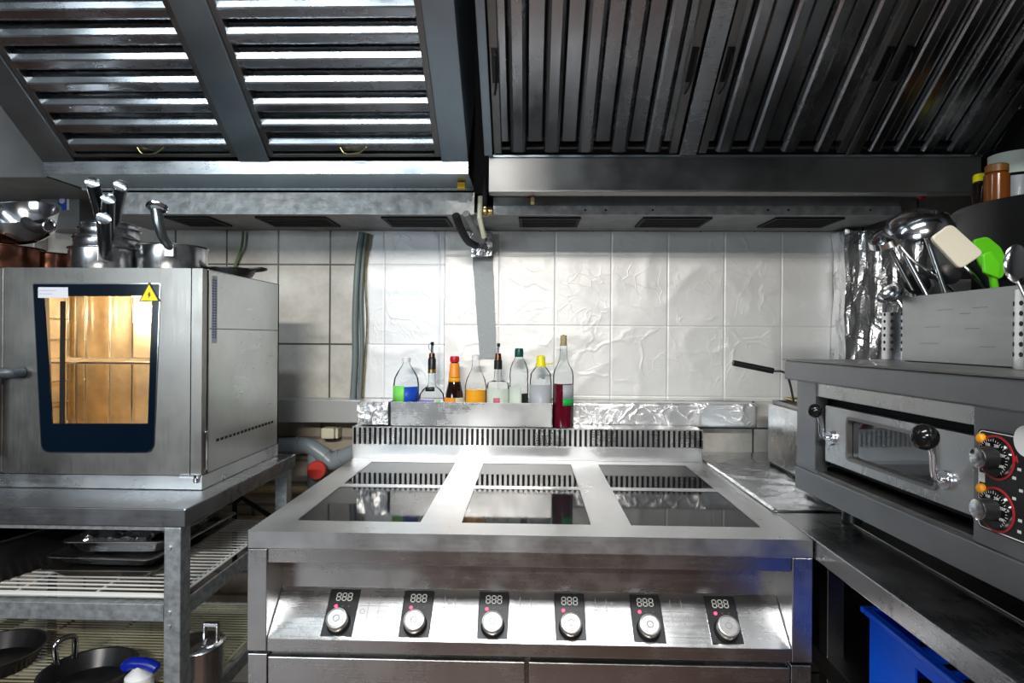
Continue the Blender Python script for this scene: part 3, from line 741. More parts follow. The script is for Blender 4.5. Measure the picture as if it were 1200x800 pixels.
sh = MB(); zs = cz0 + .05 + 3 * .062 + .006
for i in range(21): sh.tube([(cx0 + .014 + i * .027, cy0 + .03, zs), (cx0 + .014 + i * .027, cy1 - .03, zs)], .0015, 6)
sh.tube([(cx0 + .012, cy0 + .03, zs), (cx1 - .012, cy0 + .03, zs)], .003, 8); sh.tube([(cx0 + .012, cy1 - .03, zs), (cx1 - .012, cy1 - .03, zs)], .003, 8)
part('oven_rack', sh, 'chrome', cav)
part('door_seal_strip', MB().box(-1.30, -1.285, cy0 + .002, cy0 + .012, cz0, cz1) if False else MB().box(at(62, 0)[0] + .006, at(62, 0)[0] + .016, OY0 + .022, OY0 + .027, at(0, 512)[1], at(0, 352)[1]), 'dark', D2)
part('oven_lamp', MB().disc((-1.165, cy1 - .001, 1.385), (0, -1, 0), .028, .012), simple('lit_oven_lamp', (1, .80, .50), .4, emit=8), cav)

# ------------------------------------------------------------------ pots on the oven
PZ0 = OZ1 + .001
def handle_path(p0, p1, sag=.01): return smoothpath([p0, p0.lerp(p1, .35) + Vector((0, 0, -sag)), p1])
def pot(px, Y, r, h, z, label, name='saucepan', mat='pot', tip=None, cat='pan', group=None, hl=.0075, endcap=True, side=None):
    X = PY(px, 300, Y).x
    root = thing(name, (X, Y, z), label, cat, group)
    pr = [(0, z), (r * .96, z), (r, z + .006), (r, z + h - .003), (r + .003, z + h), (r + .0025, z + h + .001), (r - .002, z + h - .001), (r - .002, z + .005), (0, z + .004)]
    part('pan_body', MB().lathe(pr, (X, Y, 0), 44), mat, root)
    if tip:
        tp_ = PY(*tip[:2], tip[2])
        d = Vector((tp_.x - X, tp_.y - Y, 0)).normalized()
        if side: d = Vector(side).normalized()
        a = Vector((X, Y, z + h * .55)) + d * (r + .001)
        b1 = a + d * .018 + Vector((0, 0, .008))
        part('bracket', MB().box(-.016, .016, -.012, .012, 0, .003, lambda u, v, w: a + Vector((-d.y, d.x, 0)) * u + Vector((0, 0, 1)) * v + d * w), mat, root, .001)
        path = smoothpath([a + d * .001, b1, b1.lerp(tp_, .5), tp_])
        n = len(path); rs = [hl * (.6 + .55 * min(1, i / (n * .4))) for i in range(n)]
        hd = part('handle', MB().tube(path, hl, 14, True, rs), simple('dark_steel_handle', (.10, .12, .13), .25, .9), root)
        if endcap:
            e = (path[-1] - path[-2]).normalized()
            part('end_cap', MB().disc(path[-1], e, hl * 1.17, .002, 20), 'chrome', hd)
    return root
SX = 124
Yp = 1.585
X0 = PY(SX, 300, Yp).x
pot(SX, Yp, .082, .058, PZ0, 'steel saucepan at the bottom of the stack on the oven', tip=(121.5, 256, 1.36), group='stacked saucepans on the oven', hl=.0125)
pot(SX + 2, Yp + .005, .0765, .026, PZ0 + .060, 'steel saucepan second from the bottom of the stack on the oven', tip=(127, 233, 1.385), group='stacked saucepans on the oven', hl=.0125)
pot(SX + 4, Yp + .01, .071, .024, PZ0 + .088, 'steel saucepan third from the bottom of the stack on the oven', tip=(108.5, 214, 1.37), group='stacked saucepans on the oven', hl=.0125)
pot(SX + 6, Yp + .015, .064, .012, PZ0 + .114, 'steel saucepan topmost in the stack, its handle leaning right', tip=(141.5, 218, 1.40), group='stacked saucepans on the oven', hl=.0125)
# wide shallow pot with looped handle
wp = pot(203, 1.60, .083, .068, PZ0, 'low steel pot with upright looped handle at the oven corner', name='saute_pot')
aa = PY(198, 290, 1.516); bb = PY(183, 246, 1.49)
hmb = MB(); pth = smoothpath([aa + Vector((.002, .002, 0)), aa.lerp(bb, .25) + Vector((0, -.012, 0)), aa.lerp(bb, .6) + Vector((0, -.01, 0)), bb])
hmb.tube(pth, .01, 12, True, [.009 + .005 * (i / len(pth)) ** .6 for i in range(len(pth))])
h_ = part('handle', hmb, simple('grey_steel_handle', (.22, .25, .27), .25, .9), wp)
lp = MB(); lc = PY(184.5, 243, 1.488)
lp.tube([lc + Vector((math.cos(a) * .021, math.sin(a) * .018, math.sin(a) * -.008)) for a in [2 * PI * i / 24 for i in range(25)]], .0055, 8, False)
part('hanging_loop', lp, 'chrome', h_)
part('pot_bracket', MB().box(aa.x - .012, aa.x + .012, aa.y - .001, aa.y + .003, aa.z - .022, aa.z + .008), 'chrome', wp, .001)
# copper pans at the left
for q, (px, Y, r, h, z, lb, tip) in enumerate((
        (6, 1.60, .085, .065, PZ0, 'tarnished copper pan at the far left on the oven, under the steel strainer', None),
        (62, 1.71, .080, .060, PZ0, 'dark copper pan standing behind, between strainer and saucepan stack', None))):
    c_ = pot(px, Y, r, h, z, lb, name='copper_pan', mat='copper')
    X = PY(px, 300, Y).x
    for dxx in ((-.02, .012, .045) if q == 0 else (-.04,)):
        yy = -math.sqrt(max(0, r * r - dxx * dxx)) - .001
        part('rivet', MB().ball((X + dxx, Y + yy, z + .038), .006, 12, (1, .5, 1)), 'brass', c_)
# steel bowl pan tilted on top
bc = PY(20, 262, 1.60)
bp_ = thing('steel_pan', bc, 'polished steel pan tilted towards the camera on top of the copper pan', 'pan')
ax = Vector((.12, -.45, .9)).normalized()
pr = [(0, -.040), (.06, -.039), (.082, -.022), (.100, .034), (.104, .035), (.098, .032), (.079, -.020), (.058, -.034), (0, -.035)]
part('pan_body', MB().lathe(pr, bc + Vector((0, 0, .0)), 44, ax), 'chrome', bp_)
t0 = bc + Vector((.070, -.055, -.004)); t1 = PY(59, 263, 1.42); t2 = t1
hh = part('handle', MB().tube(smoothpath([t0, t0.lerp(t1, .5) + Vector((0, 0, -.014)), t1 + Vector((0, 0, -.005))]), .012, 14), 'black', bp_)
part('end_ring', MB().tube([t1 + Vector((math.cos(a) * .0135, -.003, math.sin(a) * .0135 - .004)) for a in [2 * PI * i / 24 for i in range(25)]], .0028, 8, False), 'chrome', hh)
# black lid at rear of the oven
lc = PY(267, 320, 1.62)
ld = thing('shallow_pan', (OX1 - .04, 1.68, PZ0), 'small shallow black pan lying on the right edge of the oven top', 'pan')
X = OX1 - .040; Yl = 1.68
part('pan_body', MB().lathe([(0, PZ0), (.056, PZ0), (.066, PZ0 + .016), (.069, PZ0 + .017), (.069, PZ0 + .020), (.060, PZ0 + .020), (.052, PZ0 + .006), (0, PZ0 + .005)], (X, Yl, 0), 36), 'pan', ld)
part('handle', MB().tube(smoothpath([(X + .060, Yl - .020, PZ0 + .017), (X + .088, Yl - .018, PZ0 + .020), (X + .098, Yl, PZ0 + .020), (X + .088, Yl + .018, PZ0 + .020), (X + .062, Yl + .020, PZ0 + .017)]), .004, 8), 'black', ld)

# ------------------------------------------------------------------ hood
HY = 1.81; HL = CAMZ + .52; A = math.atan(.77)
cA, sA = math.cos(A), math.sin(A)
def S(x, s, n): return Vector((x, HY - s * cA - n * sA, HL + s * sA - n * cA))
HLEN = 1.10
H = thing('extractor_hood', (-.8, 1.8, HL), 'left extractor hood with galvanised frame and horizontal baffle filters', 'extractor hood')
hx0, hx1 = PY(50, 200, HY).x, PY(549, 190, HY).x
part('gutter', MB().box(hx0, hx1, HY, HY + .006, HL - .040, HL).box(hx0, hx1, HY + .006, HY + .03, HL - .006, HL), 'steel_lip', H, .0012)
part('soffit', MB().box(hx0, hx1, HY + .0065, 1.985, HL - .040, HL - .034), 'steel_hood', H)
part('soffit_edge', MB().box(hx0, hx1, 1.972, 1.984, HL - .048, HL - .0405), 'galv', H)
c0, c1 = -.868, -.776
lx, rx = -1.37, -.262
for nm, a, c_ in (('side_frame', hx0, lx), ('centre_frame', c0, c1), ('side_frame', rx, hx1)):
    part(nm, MB().box(a, c_, .0, HLEN, -.025, .004, S), 'steel_hood', H, .0015)
part('side_wall', MB().box(hx1 - .004, hx1, 0, HLEN, -.60, -.026, S), 'steel_hood', H)
part('side_wall', MB().box(hx0, hx0 + .004, 0, HLEN, -.60, -.026, S), 'steel_hood', H)
part('top_frame', MB().box(hx0 + .001, hx1 - .001, HLEN - .05, HLEN, -.060, -.027, S), 'steel_hood', H)
part('void_shade_plate', MB().box(hx0 + .005, hx1 - .005, 0.02, HLEN, -.20, -.19, S), 'dark', H)  # dark plate put in as the shade of the void behind the baffles
part('front_skirt', MB().box(hx0, hx1, .93, .935, 1.95, 2.50), 'steel_hood', H)
part('lamp_housing', MB().box(hx0 + .05, hx1 - .05, .936, .975, 2.17, 2.24), 'white', H, .004)
def filter_left(x0, x1, label, s0=.012):
    L_ = .54; p = 9
    F = thing('grease_filter', S((x0 + x1) / 2, s0, 0), label, 'filter', None)
    fr = MB()
    e = .018
    fr.box(x0 + .001, x0 + e, s0, s0 + L_, -.034, -.002, S).box(x1 - e, x1 - .001, s0, s0 + L_, -.034, -.002, S)
    fr.box(x0 + e, x1 - e, s0, s0 + .01, -.034, -.002, S).box(x0 + e, x1 - e, s0 + L_ - .01, s0 + L_, -.034, -.002, S)
    part('filter_frame', fr, 'steel_dark', F, .001)
    bf = MB(); pitch_ = (L_ - .03) / 8
    for i in range(8):
        s = s0 + .014 + i * pitch_
        prof = [(s - .002, -.020), (s + .004, -.006), (s + .010, -.001), (s + .029, .000), (s + .033, -.002), (s + .0425, -.013), (s + .046, -.022)]
        bf.strip([(u, v) for u, v in prof], x0 + e - .002, x1 - e + .002, lambda u, v, w: S(w, u, v))
        bf.strip([(s + .036, -.030), (s + .042, -.040), (s + .062, -.040), (s + .068, -.030)], x0 + e - .002, x1 - e + .002, lambda u, v, w: S(w, u, v))
    part('baffles', bf, 'steel_baffle', F, solid=.001)
    xm = (x0 + x1) / 2 + .0
    part('handle', MB().tube(smoothpath([S(xm - .035, s0 + .035, -.001), S(xm - .02, s0 + .022, .012), S(xm + .02, s0 + .026, .014), S(xm + .045, s0 + .036, -.001)]), .002, 8), 'brass', F)
    return F
filter_left(lx, c0, 'horizontal-slatted grease filter in the left bay of the left hood')
filter_left(c1, rx, 'horizontal-slatted grease filter in the right bay of the left hood')
# thin wire hanging under filter ring
# right hood
H2 = thing('extractor_hood', (.6, 1.8, HL), 'right extractor hood with dark vertical baffle filters and deep gutter', 'extractor hood')
rx0, rx1 = PY(573, 190, HY).x, PY(1150, 190, HY).x
part('gutter', MB().box(rx0, rx1, HY, HY + .006, CAMZ + .428, CAMZ + .532).box(rx0, rx1, HY + .006, HY + .05, CAMZ + .428, CAMZ + .434), M['steel_dark'], H2, .0012)
part('gutter_lip', MB().box(rx0, rx1, HY - .006, HY - .0005, CAMZ + .529, CAMZ + .535), 'steel_hood', H2)
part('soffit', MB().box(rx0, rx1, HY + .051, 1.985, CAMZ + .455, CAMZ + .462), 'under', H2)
part('side_frame', MB().box(rx0 - .012, rx0 + .012, .02, HLEN, -.06, .004, S), 'steel_hood', H2, .0015)
part('side_wall', MB().box(rx0 - .012, rx0 - .008, 0, HLEN, -.60, -.061, S), 'steel_hood', H2)
part('side_frame', MB().box(rx1 - .03, rx1, .02, HLEN, -.06, .004, S), 'steel_dark', H2, .0015)
part('void_shade_plate', MB().box(rx0, rx1, 0.02, HLEN, -.20, -.19, S), 'dark', H2)  # void behind the right baffles, its shade put in as a dark plate
part('top_frame', MB().box(rx0 + .014, rx1 - .031, HLEN - .05, HLEN, -.060, -.030, S), 'steel_hood', H2)
part('front_skirt', MB().box(rx0 - .012, rx1, .93, .935, 1.95, 2.50), 'steel_hood', H2)
def filter_right(x0, x1, label, nb, mat):
    s0, L_ = .022, .56
    F = thing('grease_filter', S((x0 + x1) / 2, s0, 0), label, 'filter')
    fr = MB()
    fr.box(x0, x0 + .022, s0, s0 + L_, -.034, -.004, S).box(x1 - .022, x1, s0, s0 + L_, -.034, -.004, S)
    fr.box(x0 + .022, x1 - .022, s0 + L_ - .012, s0 + L_, -.034, -.004, S).box(x0 + .022, x1 - .022, s0 - .004, s0 + .004, -.045, -.028, S)
    part('filter_frame', fr, 'steel_dark', F, .001)
    bf = MB(); pw = (x1 - x0 - .044) / nb
    for i in range(nb):
        xc_ = x0 + .022 + pw * (i + .5)
        hw = pw * .235
        arc = [(xc_ + hw * a, n_) for a, n_ in ((-1, -.020), (-1, -.007), (-.86, -.002), (-.55, .001), (.55, .001), (.86, -.002), (1, -.007), (1, -.020))]
        bf.strip(arc, s0 + .008, s0 + L_ - .012, lambda u, v, w: S(u, w, v))
    for i in range(nb + 1):
        xc_ = x0 + .022 + pw * i; hw = pw * .235
        arc = [(max(x0 + .023, min(x1 - .023, xc_ + hw * a)), n_) for a, n_ in ((-1, -.034), (-1, -.024), (-.8, -.021), (.8, -.021), (1, -.024), (1, -.034))]
        bf.strip(arc, s0 + .03, s0 + L_ - .012, lambda u, v, w: S(u, w, v))
    part('baffles', bf, mat, F, solid=.001)
    for xq in (x0 + .014, x1 - .014):
        hm = MB().box(xq - .009, xq + .009, .245, .335, -.0035, .0015, S)
        hm.tube([S(xq, .33, 0), S(xq + .002, .325, .014), S(xq + .003, .28, .018), S(xq, .24, .016), S(xq - .004, .215, .006)], .003, 8)
        part('latch', hm, 'black', F)
fx = [(rx0 + .016, .425), (.487, .905), (.925, rx1 - .034)]
filter_right(*fx[0], 'vertical-slatted grease filter at the left end of the right hood', 5, 'steel_baffle_dull')
filter_right(*fx[1], 'vertical-slatted grease filter in the middle of the right hood', 4, 'steel_baffle_dull')
filter_right(*fx[2], 'vertical-slatted grease filter at the right end of the right hood', 4, 'steel_baffle_dull')
part('divider', MB().box(.432, .480, .02, HLEN, -.02, .003, S), 'steel_lip', H2, .001)
part('divider', MB().box(.908, .922, .02, HLEN, -.02, .003, S), 'steel_dark', H2, .001)

# duct box (plenum under hoods) with front band and vents
DZ = CAMZ + .398
dxl = -1.44
K = thing('supply_duct', (-.1, 2.15, DZ), 'long flat metal air duct along the wall under both hoods, with outlets beneath', 'duct')
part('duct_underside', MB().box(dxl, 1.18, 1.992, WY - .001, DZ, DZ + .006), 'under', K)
part('front_band', MB().box(dxl, PY(556, 240, 1.985).x, 1.986, 1.991, DZ - .002, DZ + .070), 'bar', K, .001)
bx = PY(578, 240, 1.985).x
part('front_band', MB().box(bx, 1.18, 1.986, 1.991, DZ - .002, DZ + .028), 'bar', K, .001)
part('front_band_back', MB().box(bx, 1.18, 1.996, 2.0, DZ + .028, DZ + .070), 'under', K)
part('gap_shade_sheet', MB().box(-1.44, 1.50, 2.03, 2.04, DZ + .075, 2.84), 'dark', K)  # dark sheet added to blacken the lit wall in the gap between hoods
hl = MB()
for px in (686, 710, 765, 900, 924, 1020):
    p = PY(px, 246, 1.985); hl.disc((p.x, 1.9865, p.z), (0, -1, 0), .0035, .001, 12)
part('screw_holes', hl, 'dark', K)
for px0, px1 in ((198, 250), (303, 385), (449, 525), (608, 680), (752, 832), (905, 985)):
    a = PY(px0, 256, 2.06).x; b_ = PY(px1, 256, 2.06).x
    g = MB()
    g.box(a, b_, 2.03, 2.04, DZ - .006, DZ - .0005).box(a, b_, 2.185, 2.195, DZ - .006, DZ - .0005).box(a, a + .01, 2.04, 2.185, DZ - .006, DZ - .0005).box(b_ - .01, b_, 2.04, 2.185, DZ - .006, DZ - .0005)
    for i in range(6): g.box(a + .01, b_ - .01, 2.05 + i * .024, 2.060 + i * .024, DZ - .005, DZ - .0005)
    v_ = part('vent', g, 'blackmat', K)
    part('vent_opening', MB().box(a + .01, b_ - .01, 2.04, 2.185, DZ - .0012, DZ - .0004), 'dark', v_)

# valves between hoods
def P_(px, py, Y): return PY(px, py, Y)
v = thing('gas_valve', P_(541, 215, 1.95), 'small yellow gas valve under the right corner of the left hood', 'valve')
q = P_(541, 217, 1.90)
part('valve_knob', MB().box(q.x - .013, q.x + .013, q.y - .012, q.y + .004, q.z - .014, q.z + .008), simple('yellow_orange_plastic', (.80, .48, .02), .4), v, .003)
part('valve_stem', MB().disc((q.x, q.y, q.z + .008), (0, 0, 1), .007, .03), 'dark', v)
v = thing('shutoff_valve', P_(621, 228, 1.95), 'small red-handled shutoff valve under the right hood gutter', 'valve')
q = P_(621, 230, 1.88)
part('valve_knob', MB().box(q.x - .019, q.x + .014, q.y - .012, q.y - .002, q.z - .002, q.z + .009), 'redcap', v, .002)
part('valve_body', MB().box(q.x - .010, q.x + .016, q.y - .002, q.y + .012, q.z - .006, q.z + .024), 'dark', v, .002)
part('valve_outlet', MB().box(q.x + .002, q.x + .014, q.y - .010, q.y + .004, q.z - .026, q.z - .003), 'cork', v, .002)
v = thing('gas_pipe', P_(566, 250, 1.98), 'brass pipe and elbow fittings rising between the two hoods', 'pipe')
pp = [P_(568, 205, 1.95), P_(568, 232, 1.95), P_(567, 248, 1.955)]
part('pipe_run', MB().tube(pp, .009, 12), 'dark', v)
e_ = P_(569, 248, 1.955)
part('elbow_fitting', MB().ball(e_, .017, 16).disc(e_ + Vector((-.022, 0, 0)), (1, 0, 0), .013, .044, 16).disc(e_ + Vector((0, 0, -.004)), (0, 0, 1), .014, .018, 16), 'brass', v)
part('lever', MB().tube([P_(563, 230, 1.94), P_(562, 255, 1.94), P_(567, 278, 1.99)], .008, 8), 'ivory', v)
part('flexible_hose', MB().tube(smoothpath([P_(534, 252, 1.95), P_(540, 268, 2.0), P_(548, 282, 2.1), P_(556, 287, 2.24)]), .013, 12), 'blackmat', v)
part('hose_pair', MB().tube(smoothpath([P_(546, 250, 1.95), P_(552, 262, 2.0), P_(562, 276, 2.1), P_(566, 283, 2.24)]), .012, 12), 'under', v)
solo('foil_wad', crumple(P_(552, 290, 2.25).x, P_(576, 290, 2.25).x, 2.235, 2.285, P_(552, 299, 2.25).z, P_(552, 273, 2.25).z, .011, 8, 14), 'foil', 'crumpled wad of foil stuffed around pipes above the taped wall strip', 'foil')
# pipes hidden in the gap between hoods
# conduit bundle down the wall
cb = thing('wall_conduit', P_(420, 400, 2.27), 'pair of grey-green conduits running down the wall beside the foil', 'conduit')
part('conduit', MB().tube(smoothpath([P_(424, 272, 2.27), P_(419, 310, 2.27), P_(416, 370, 2.27), P_(416, 420, 2.27), P_(413, 471, 2.27)]), .011, 12), 'hose', cb)
part('conduit', MB().tube(smoothpath([P_(430, 273, 2.275), P_(426, 300, 2.275), P_(423, 350, 2.275), P_(424, 410, 2.275), P_(421, 471, 2.275)]), .007, 10), 'hose', cb)
part('cable', MB().tube(smoothpath([P_(433, 274, 2.275), P_(428, 320, 2.275), P_(430, 380, 2.275), P_(427, 425, 2.275), P_(424, 471, 2.275)]), .003, 8), 'brass', cb)
# thin green cable behind oven
solo('green_cable', MB().tube(smoothpath([P_(285, 271, 2.28), P_(283, 290, 2.28), P_(274, 316, 2.28), P_(270, 345, 2.28)]), .005, 8), simple('faded_green_cable', (.14, .20, .08), .5), 'thin green cable hanging on the tiles above the left oven', 'cable')

# ------------------------------------------------------------------ left background: electrical box, cabinet
eb = thing('electrical_box', P_(72, 240, 2.2), 'grey metal electrical box with a blue emblem above the saucepans', 'box')
a, b_ = P_(47, 210, 2.2), P_(93, 262, 2.2)
part('box_body', MB().box(a.x, b_.x, 2.2, WY - .001, b_.z - .02, a.z + .03), 'panelgrey', eb, .003)
a, b_ = P_(68, 224, 2.2), P_(78.5, 246, 2.2)
em = part('emblem', MB().box(a.x, b_.x, 2.1985, 2.1998, b_.z, a.z), 'blue', eb)
part('emblem_disc', MB().disc(((a.x + b_.x) / 2, 2.1985, (a.z + b_.z) / 2 + .0), (0, -1, 0), .011, .0008), 'whitemark', em)
part('emblem_edge', MB().box(b_.x, b_.x + .009, 2.1985, 2.1998, b_.z, a.z), 'whitemark', em)
solo('wall_panel', MB().box(-2.3, P_(42, 210, 2.24).x, 2.235, WY - .001, 1.60, P_(20, 209, 2.24).z), 'bar', 'weathered grey metal panel on the wall at the far left', 'panel', bevel=.002)
solo('side_duct', MB().box(-2.6, hx0 - .06, 1.9, 2.25, P_(20, 208, 1.9).z, 2.45), 'panelgrey', 'dark grey duct casing left of the hood at picture edge', 'duct', bevel=.003)
solo('spice_packet', crumple(P_(88, 250, 2.15).x, P_(96, 250, 2.15).x, 2.13, 2.15, P_(90, 262, 2.15).z, P_(90, 234, 2.15).z, .003, 4, 8), simple('mottled_packet', (.30, .16, .10), .4, var=.8, bscale=60), 'mottled slim packet hanging between the electrical box and saucepan stack', 'packet') if False else None

# ------------------------------------------------------------------ drain pipe, valve etc. left low
dp = thing('drain_pipe', P_(365, 520, 2.08), 'grey plastic drain pipe with elbows behind the table and range', 'pipe')
DPY = 2.257
path = smoothpath([P_(300, 523, DPY), P_(345, 522, DPY), P_(362, 523, DPY), P_(377, 532, DPY), P_(388, 541, DPY), P_(398, 537, DPY), P_(430, 524, DPY)])
DPX = path
part('pipe_run', MB().tube(DPX, .030, 20), 'pipe', dp)
for q, (px, py) in enumerate(((348, 522), (379, 533), (397, 537))):
    c_ = min(range(len(path) - 1), key=lambda i: (path[i] - P_(px, py, DPY)).length)
    d = (path[c_ + 1] - path[c_ - 1]).normalized()
    part('socket_ring', MB().lathe([(.029, -.008), (.0335, -.008), (.0335, .008), (.029, .008)], path[c_], 24, d, True), 'pipe', dp)
part('pipe_drop', MB().tube([P_(368, 530, DPY), P_(368, 565, DPY) + Vector((0, 0, -.3))], .024, 16), 'pipe', dp)
rdc = P_(372.5, 550, 2.205)
solo('red_cap_disc', MB().disc(rdc, (0.1, -1, .1), .033, .025, 32), 'reddisc', 'red round plastic cap under the grey drain pipe', 'cap', bevel=0)
vb = thing('socket_box', P_(384, 508, 2.26), 'ivory plastic electrical fitting on the wall above the drain pipe', 'fitting')
a, b_ = P_(373, 501, 2.25), P_(396, 514, 2.25)
part('fitting_body', MB().box(a.x + .012, b_.x - .012, 2.24, WY - .001, b_.z, a.z), 'ivory', vb, .006)
part('side_flap', MB().box(b_.x - .011, b_.x, 2.25, WY - .001, b_.z, a.z - .002), 'ivory', vb, .003)
bb_ = thing('pipe_bracket', P_(275, 600, 2.15), 'black angled pipe bracket behind the table leg', 'bracket')
part('bracket_tube', MB().tube([P_(275, 665, 2.2), P_(275, 590, 2.2), P_(283, 583, 2.2), P_(330, 613, 2.2)], .009, 10), 'blackmat', bb_)
# horizontal copper/cream supply pipes along lower wall
for i, (py, r, mt, lb) in enumerate(((573, .014, 'cork', 'cream supply pipe along the lower wall, higher of the two'), (608, .014, 'cork', 'tan supply pipe along the lower wall, lower of the two'))):
    p = P_(300, py, 2.28)
    solo('supply_pipe', MB().tube([(-1.6, 2.28, p.z), (-.62, 2.28, p.z)], r, 12), mt, lb, 'pipe')

# ------------------------------------------------------------------ items on shelves
SZ = .7505
def tray(cx, cy, w, d, h, z, rz, name, mat, label, group=None, flare=.02, cat='tray', th=.002):
    o = thing(name, (cx, cy, z), label, cat, group, rz)
    def rect(hw, hd, zz, r=.02, n=4):
        out = []
        for sx, sy, a0_ in ((1, 1, 0), (-1, 1, 90), (-1, -1, 180), (1, -1, 270)):
            for i in range(n + 1):
                a = math.radians(a0_ + 90 * i / n); out.append(Vector((sx * (hw - r) + r * math.cos(a), sy * (hd - r) + r * math.sin(a), zz)))
        return out
    rings = [rect(w / 2 - flare, d / 2 - flare, 0), rect(w / 2, d / 2, h), rect(w / 2 + .008, d / 2 + .008, h), rect(w / 2 + .008, d / 2 + .008, h - .002), rect(w / 2 + .001, d / 2 + .001, h - .002)]
    mb = MB(); n = len(rings[0]); vs = sum([rings[1]], []) ; mb.add(sum(rings[:3], []), [(k_ * n + i, k_ * n + (i + 1) % n, (k_ + 1) * n + (i + 1) % n, (k_ + 1) * n + i) for k_ in range(2) for i in range(n)] + [tuple(range(n))])
    part('tray_body', mb, mat, o, world=False, solid=th)
    return o
tb_ = [('steel_dark', 0), ('steel_x', 1), ('steel_x', 2)]
trx = P_(205, 680, 1.52).x
tray(-1.0, 1.60, .26, .40, .022, SZ + .001, .02, 'baking_tray', 'steel_dark', 'steel baking tray, bottom of the stack on the upper shelf', 'trays stacked on the upper wire shelf')
tray(-.995, 1.60, .25, .38, .022, SZ + .025, -.04, 'baking_tray', 'steel_x', 'steel baking tray, middle of the stack on the upper shelf', 'trays stacked on the upper wire shelf')
tray(-.99, 1.61, .23, .36, .030, SZ + .049, .05, 'baking_tray', 'steel_x', 'steel baking tray, top of the stack on the upper shelf', 'trays stacked on the upper wire shelf')
solo('foil_scrap', crumple(-1.07, -.93, 1.46, 1.58, SZ + .062, SZ + .080, .012, 31, 16), 'foil', 'crumpled used foil lying in the top baking tray under the table', 'foil')
# dish rack standing in top tray
dr = MB()
for i in range(5):
    x = -1.06 + i * .03
    dr.box(x, x + .004, 1.55, 1.74, SZ + .056, SZ + .10 + .006 * (i % 2))
solo('metal_lids', dr, 'steel_dark', 'dark metal tray dividers standing on the tray stack under the table', 'tray', bevel=.001)
# big black roasting pan
rp_ = tray(-1.30, 1.56, .34, .40, .10, SZ + .001, -.30, 'roasting_pan', 'pan', 'large black roasting pan at the left on the upper shelf', flare=.03, cat='pan', th=.003)
tray(-1.30, 1.58, .24, .22, .03, SZ + .030, -.30, 'small_black_tray', 'pan', 'small black tray lying inside the large roasting pan', flare=.015, cat='tray', th=.003)
# lower shelf z
SZ2 = .4895
def frying_pan(px, py, r, rz, label, Y0=None, name='frying_pan'):
    c = PZ(px, py, SZ2 + .03); o = thing(name, (c.x, c.y, SZ2), label, 'pan', None, rz)
    part('pan_body', MB().lathe([(0, 0), (r * .8, 0), (r, .04), (r + .003, .041), (r - .003, .040), (r * .78, .004), (0, .004)], (0, 0, 0), 40), 'pan', o, world=False)
    part('handle', MB().tube(smoothpath([(-.02, -r + .006, .035), (-.02, -r + .002, .085), (.02, -r + .002, .085), (.02, -r + .006, .035)]), .007, 10), 'chrome', o, world=False)
    return o
frying_pan(104, 788, .10, -2.0, 'black frying pan with a steel loop handle on the lower shelf')
frying_pan(-8, 766, .11, .4, 'black pan cut off by the left picture edge on the lower shelf')
# blue spray trigger bottle
c = P_(163, 790, 1.42)
sb = thing('spray_bottle', (c.x, c.y, SZ2), 'white cleaning bottle with a deep blue trigger head on the lower shelf', 'bottle', None, 0)
bx_, by_ = P_(163, 790, 1.42).x, 1.42
part('bottle_body', MB().lathe([(0, SZ2), (.030, SZ2), (.031, SZ2 + .005), (.030, SZ2 + .03), (.014, SZ2 + .045), (.013, SZ2 + .055), (0, SZ2 + .055)], (bx_, by_, 0), 28), 'white', sb)
zt = P_(163, 777, 1.42).z
tr = MB().tube(smoothpath([(bx_ - .035, by_, zt - .012), (bx_ - .02, by_, zt), (bx_, by_, zt + .001), (bx_ + .02, by_, zt - .001), (bx_ + .045, by_, zt - .012)]), .013, 12, True, [.009] + [.013] * 23 + [.008])
tr.tube([(bx_, by_, SZ2 + .053), (bx_ - .002, by_, zt)], .014, 14)
part('trigger_head', tr, 'bluehandle', sb)
# stock pot
c = Vector((-.69, 1.62, 0)); 
sp_c = P_(262, 760, 1.72); 
spx, spy = -.795, 1.46
st_ = thing('stock_pot', (spx, spy, SZ2), 'steel stock pot with a lid on the lower shelf behind the table leg', 'pot')
part('pot_body', MB().lathe([(0, SZ2), (.056, SZ2), (.06, SZ2 + .005), (.06, SZ2 + .085), (.064, SZ2 + .087), (.058, SZ2 + .086), (.058, SZ2 + .08), (0, SZ2 + .08)], (spx, spy, 0), 40), 'pot', st_)
ldp = part('lid', MB().lathe([(0, SZ2 + .100), (.04, SZ2 + .097), (.062, SZ2 + .090), (.064, SZ2 + .0875), (.055, SZ2 + .0875), (0, SZ2 + .0875)], (spx, spy, 0), 40), 'pot', st_)
gx = spx + .035
part('lid_grip', MB().box(gx - .018, gx + .018, spy - .006, spy + .006, SZ2 + .130, SZ2 + .138).box(gx - .018, gx - .013, spy - .006, spy + .006, SZ2 + .097, SZ2 + .130).box(gx + .013, gx + .018, spy - .006, spy + .006, SZ2 + .092, SZ2 + .130), 'chrome', ldp, .001)

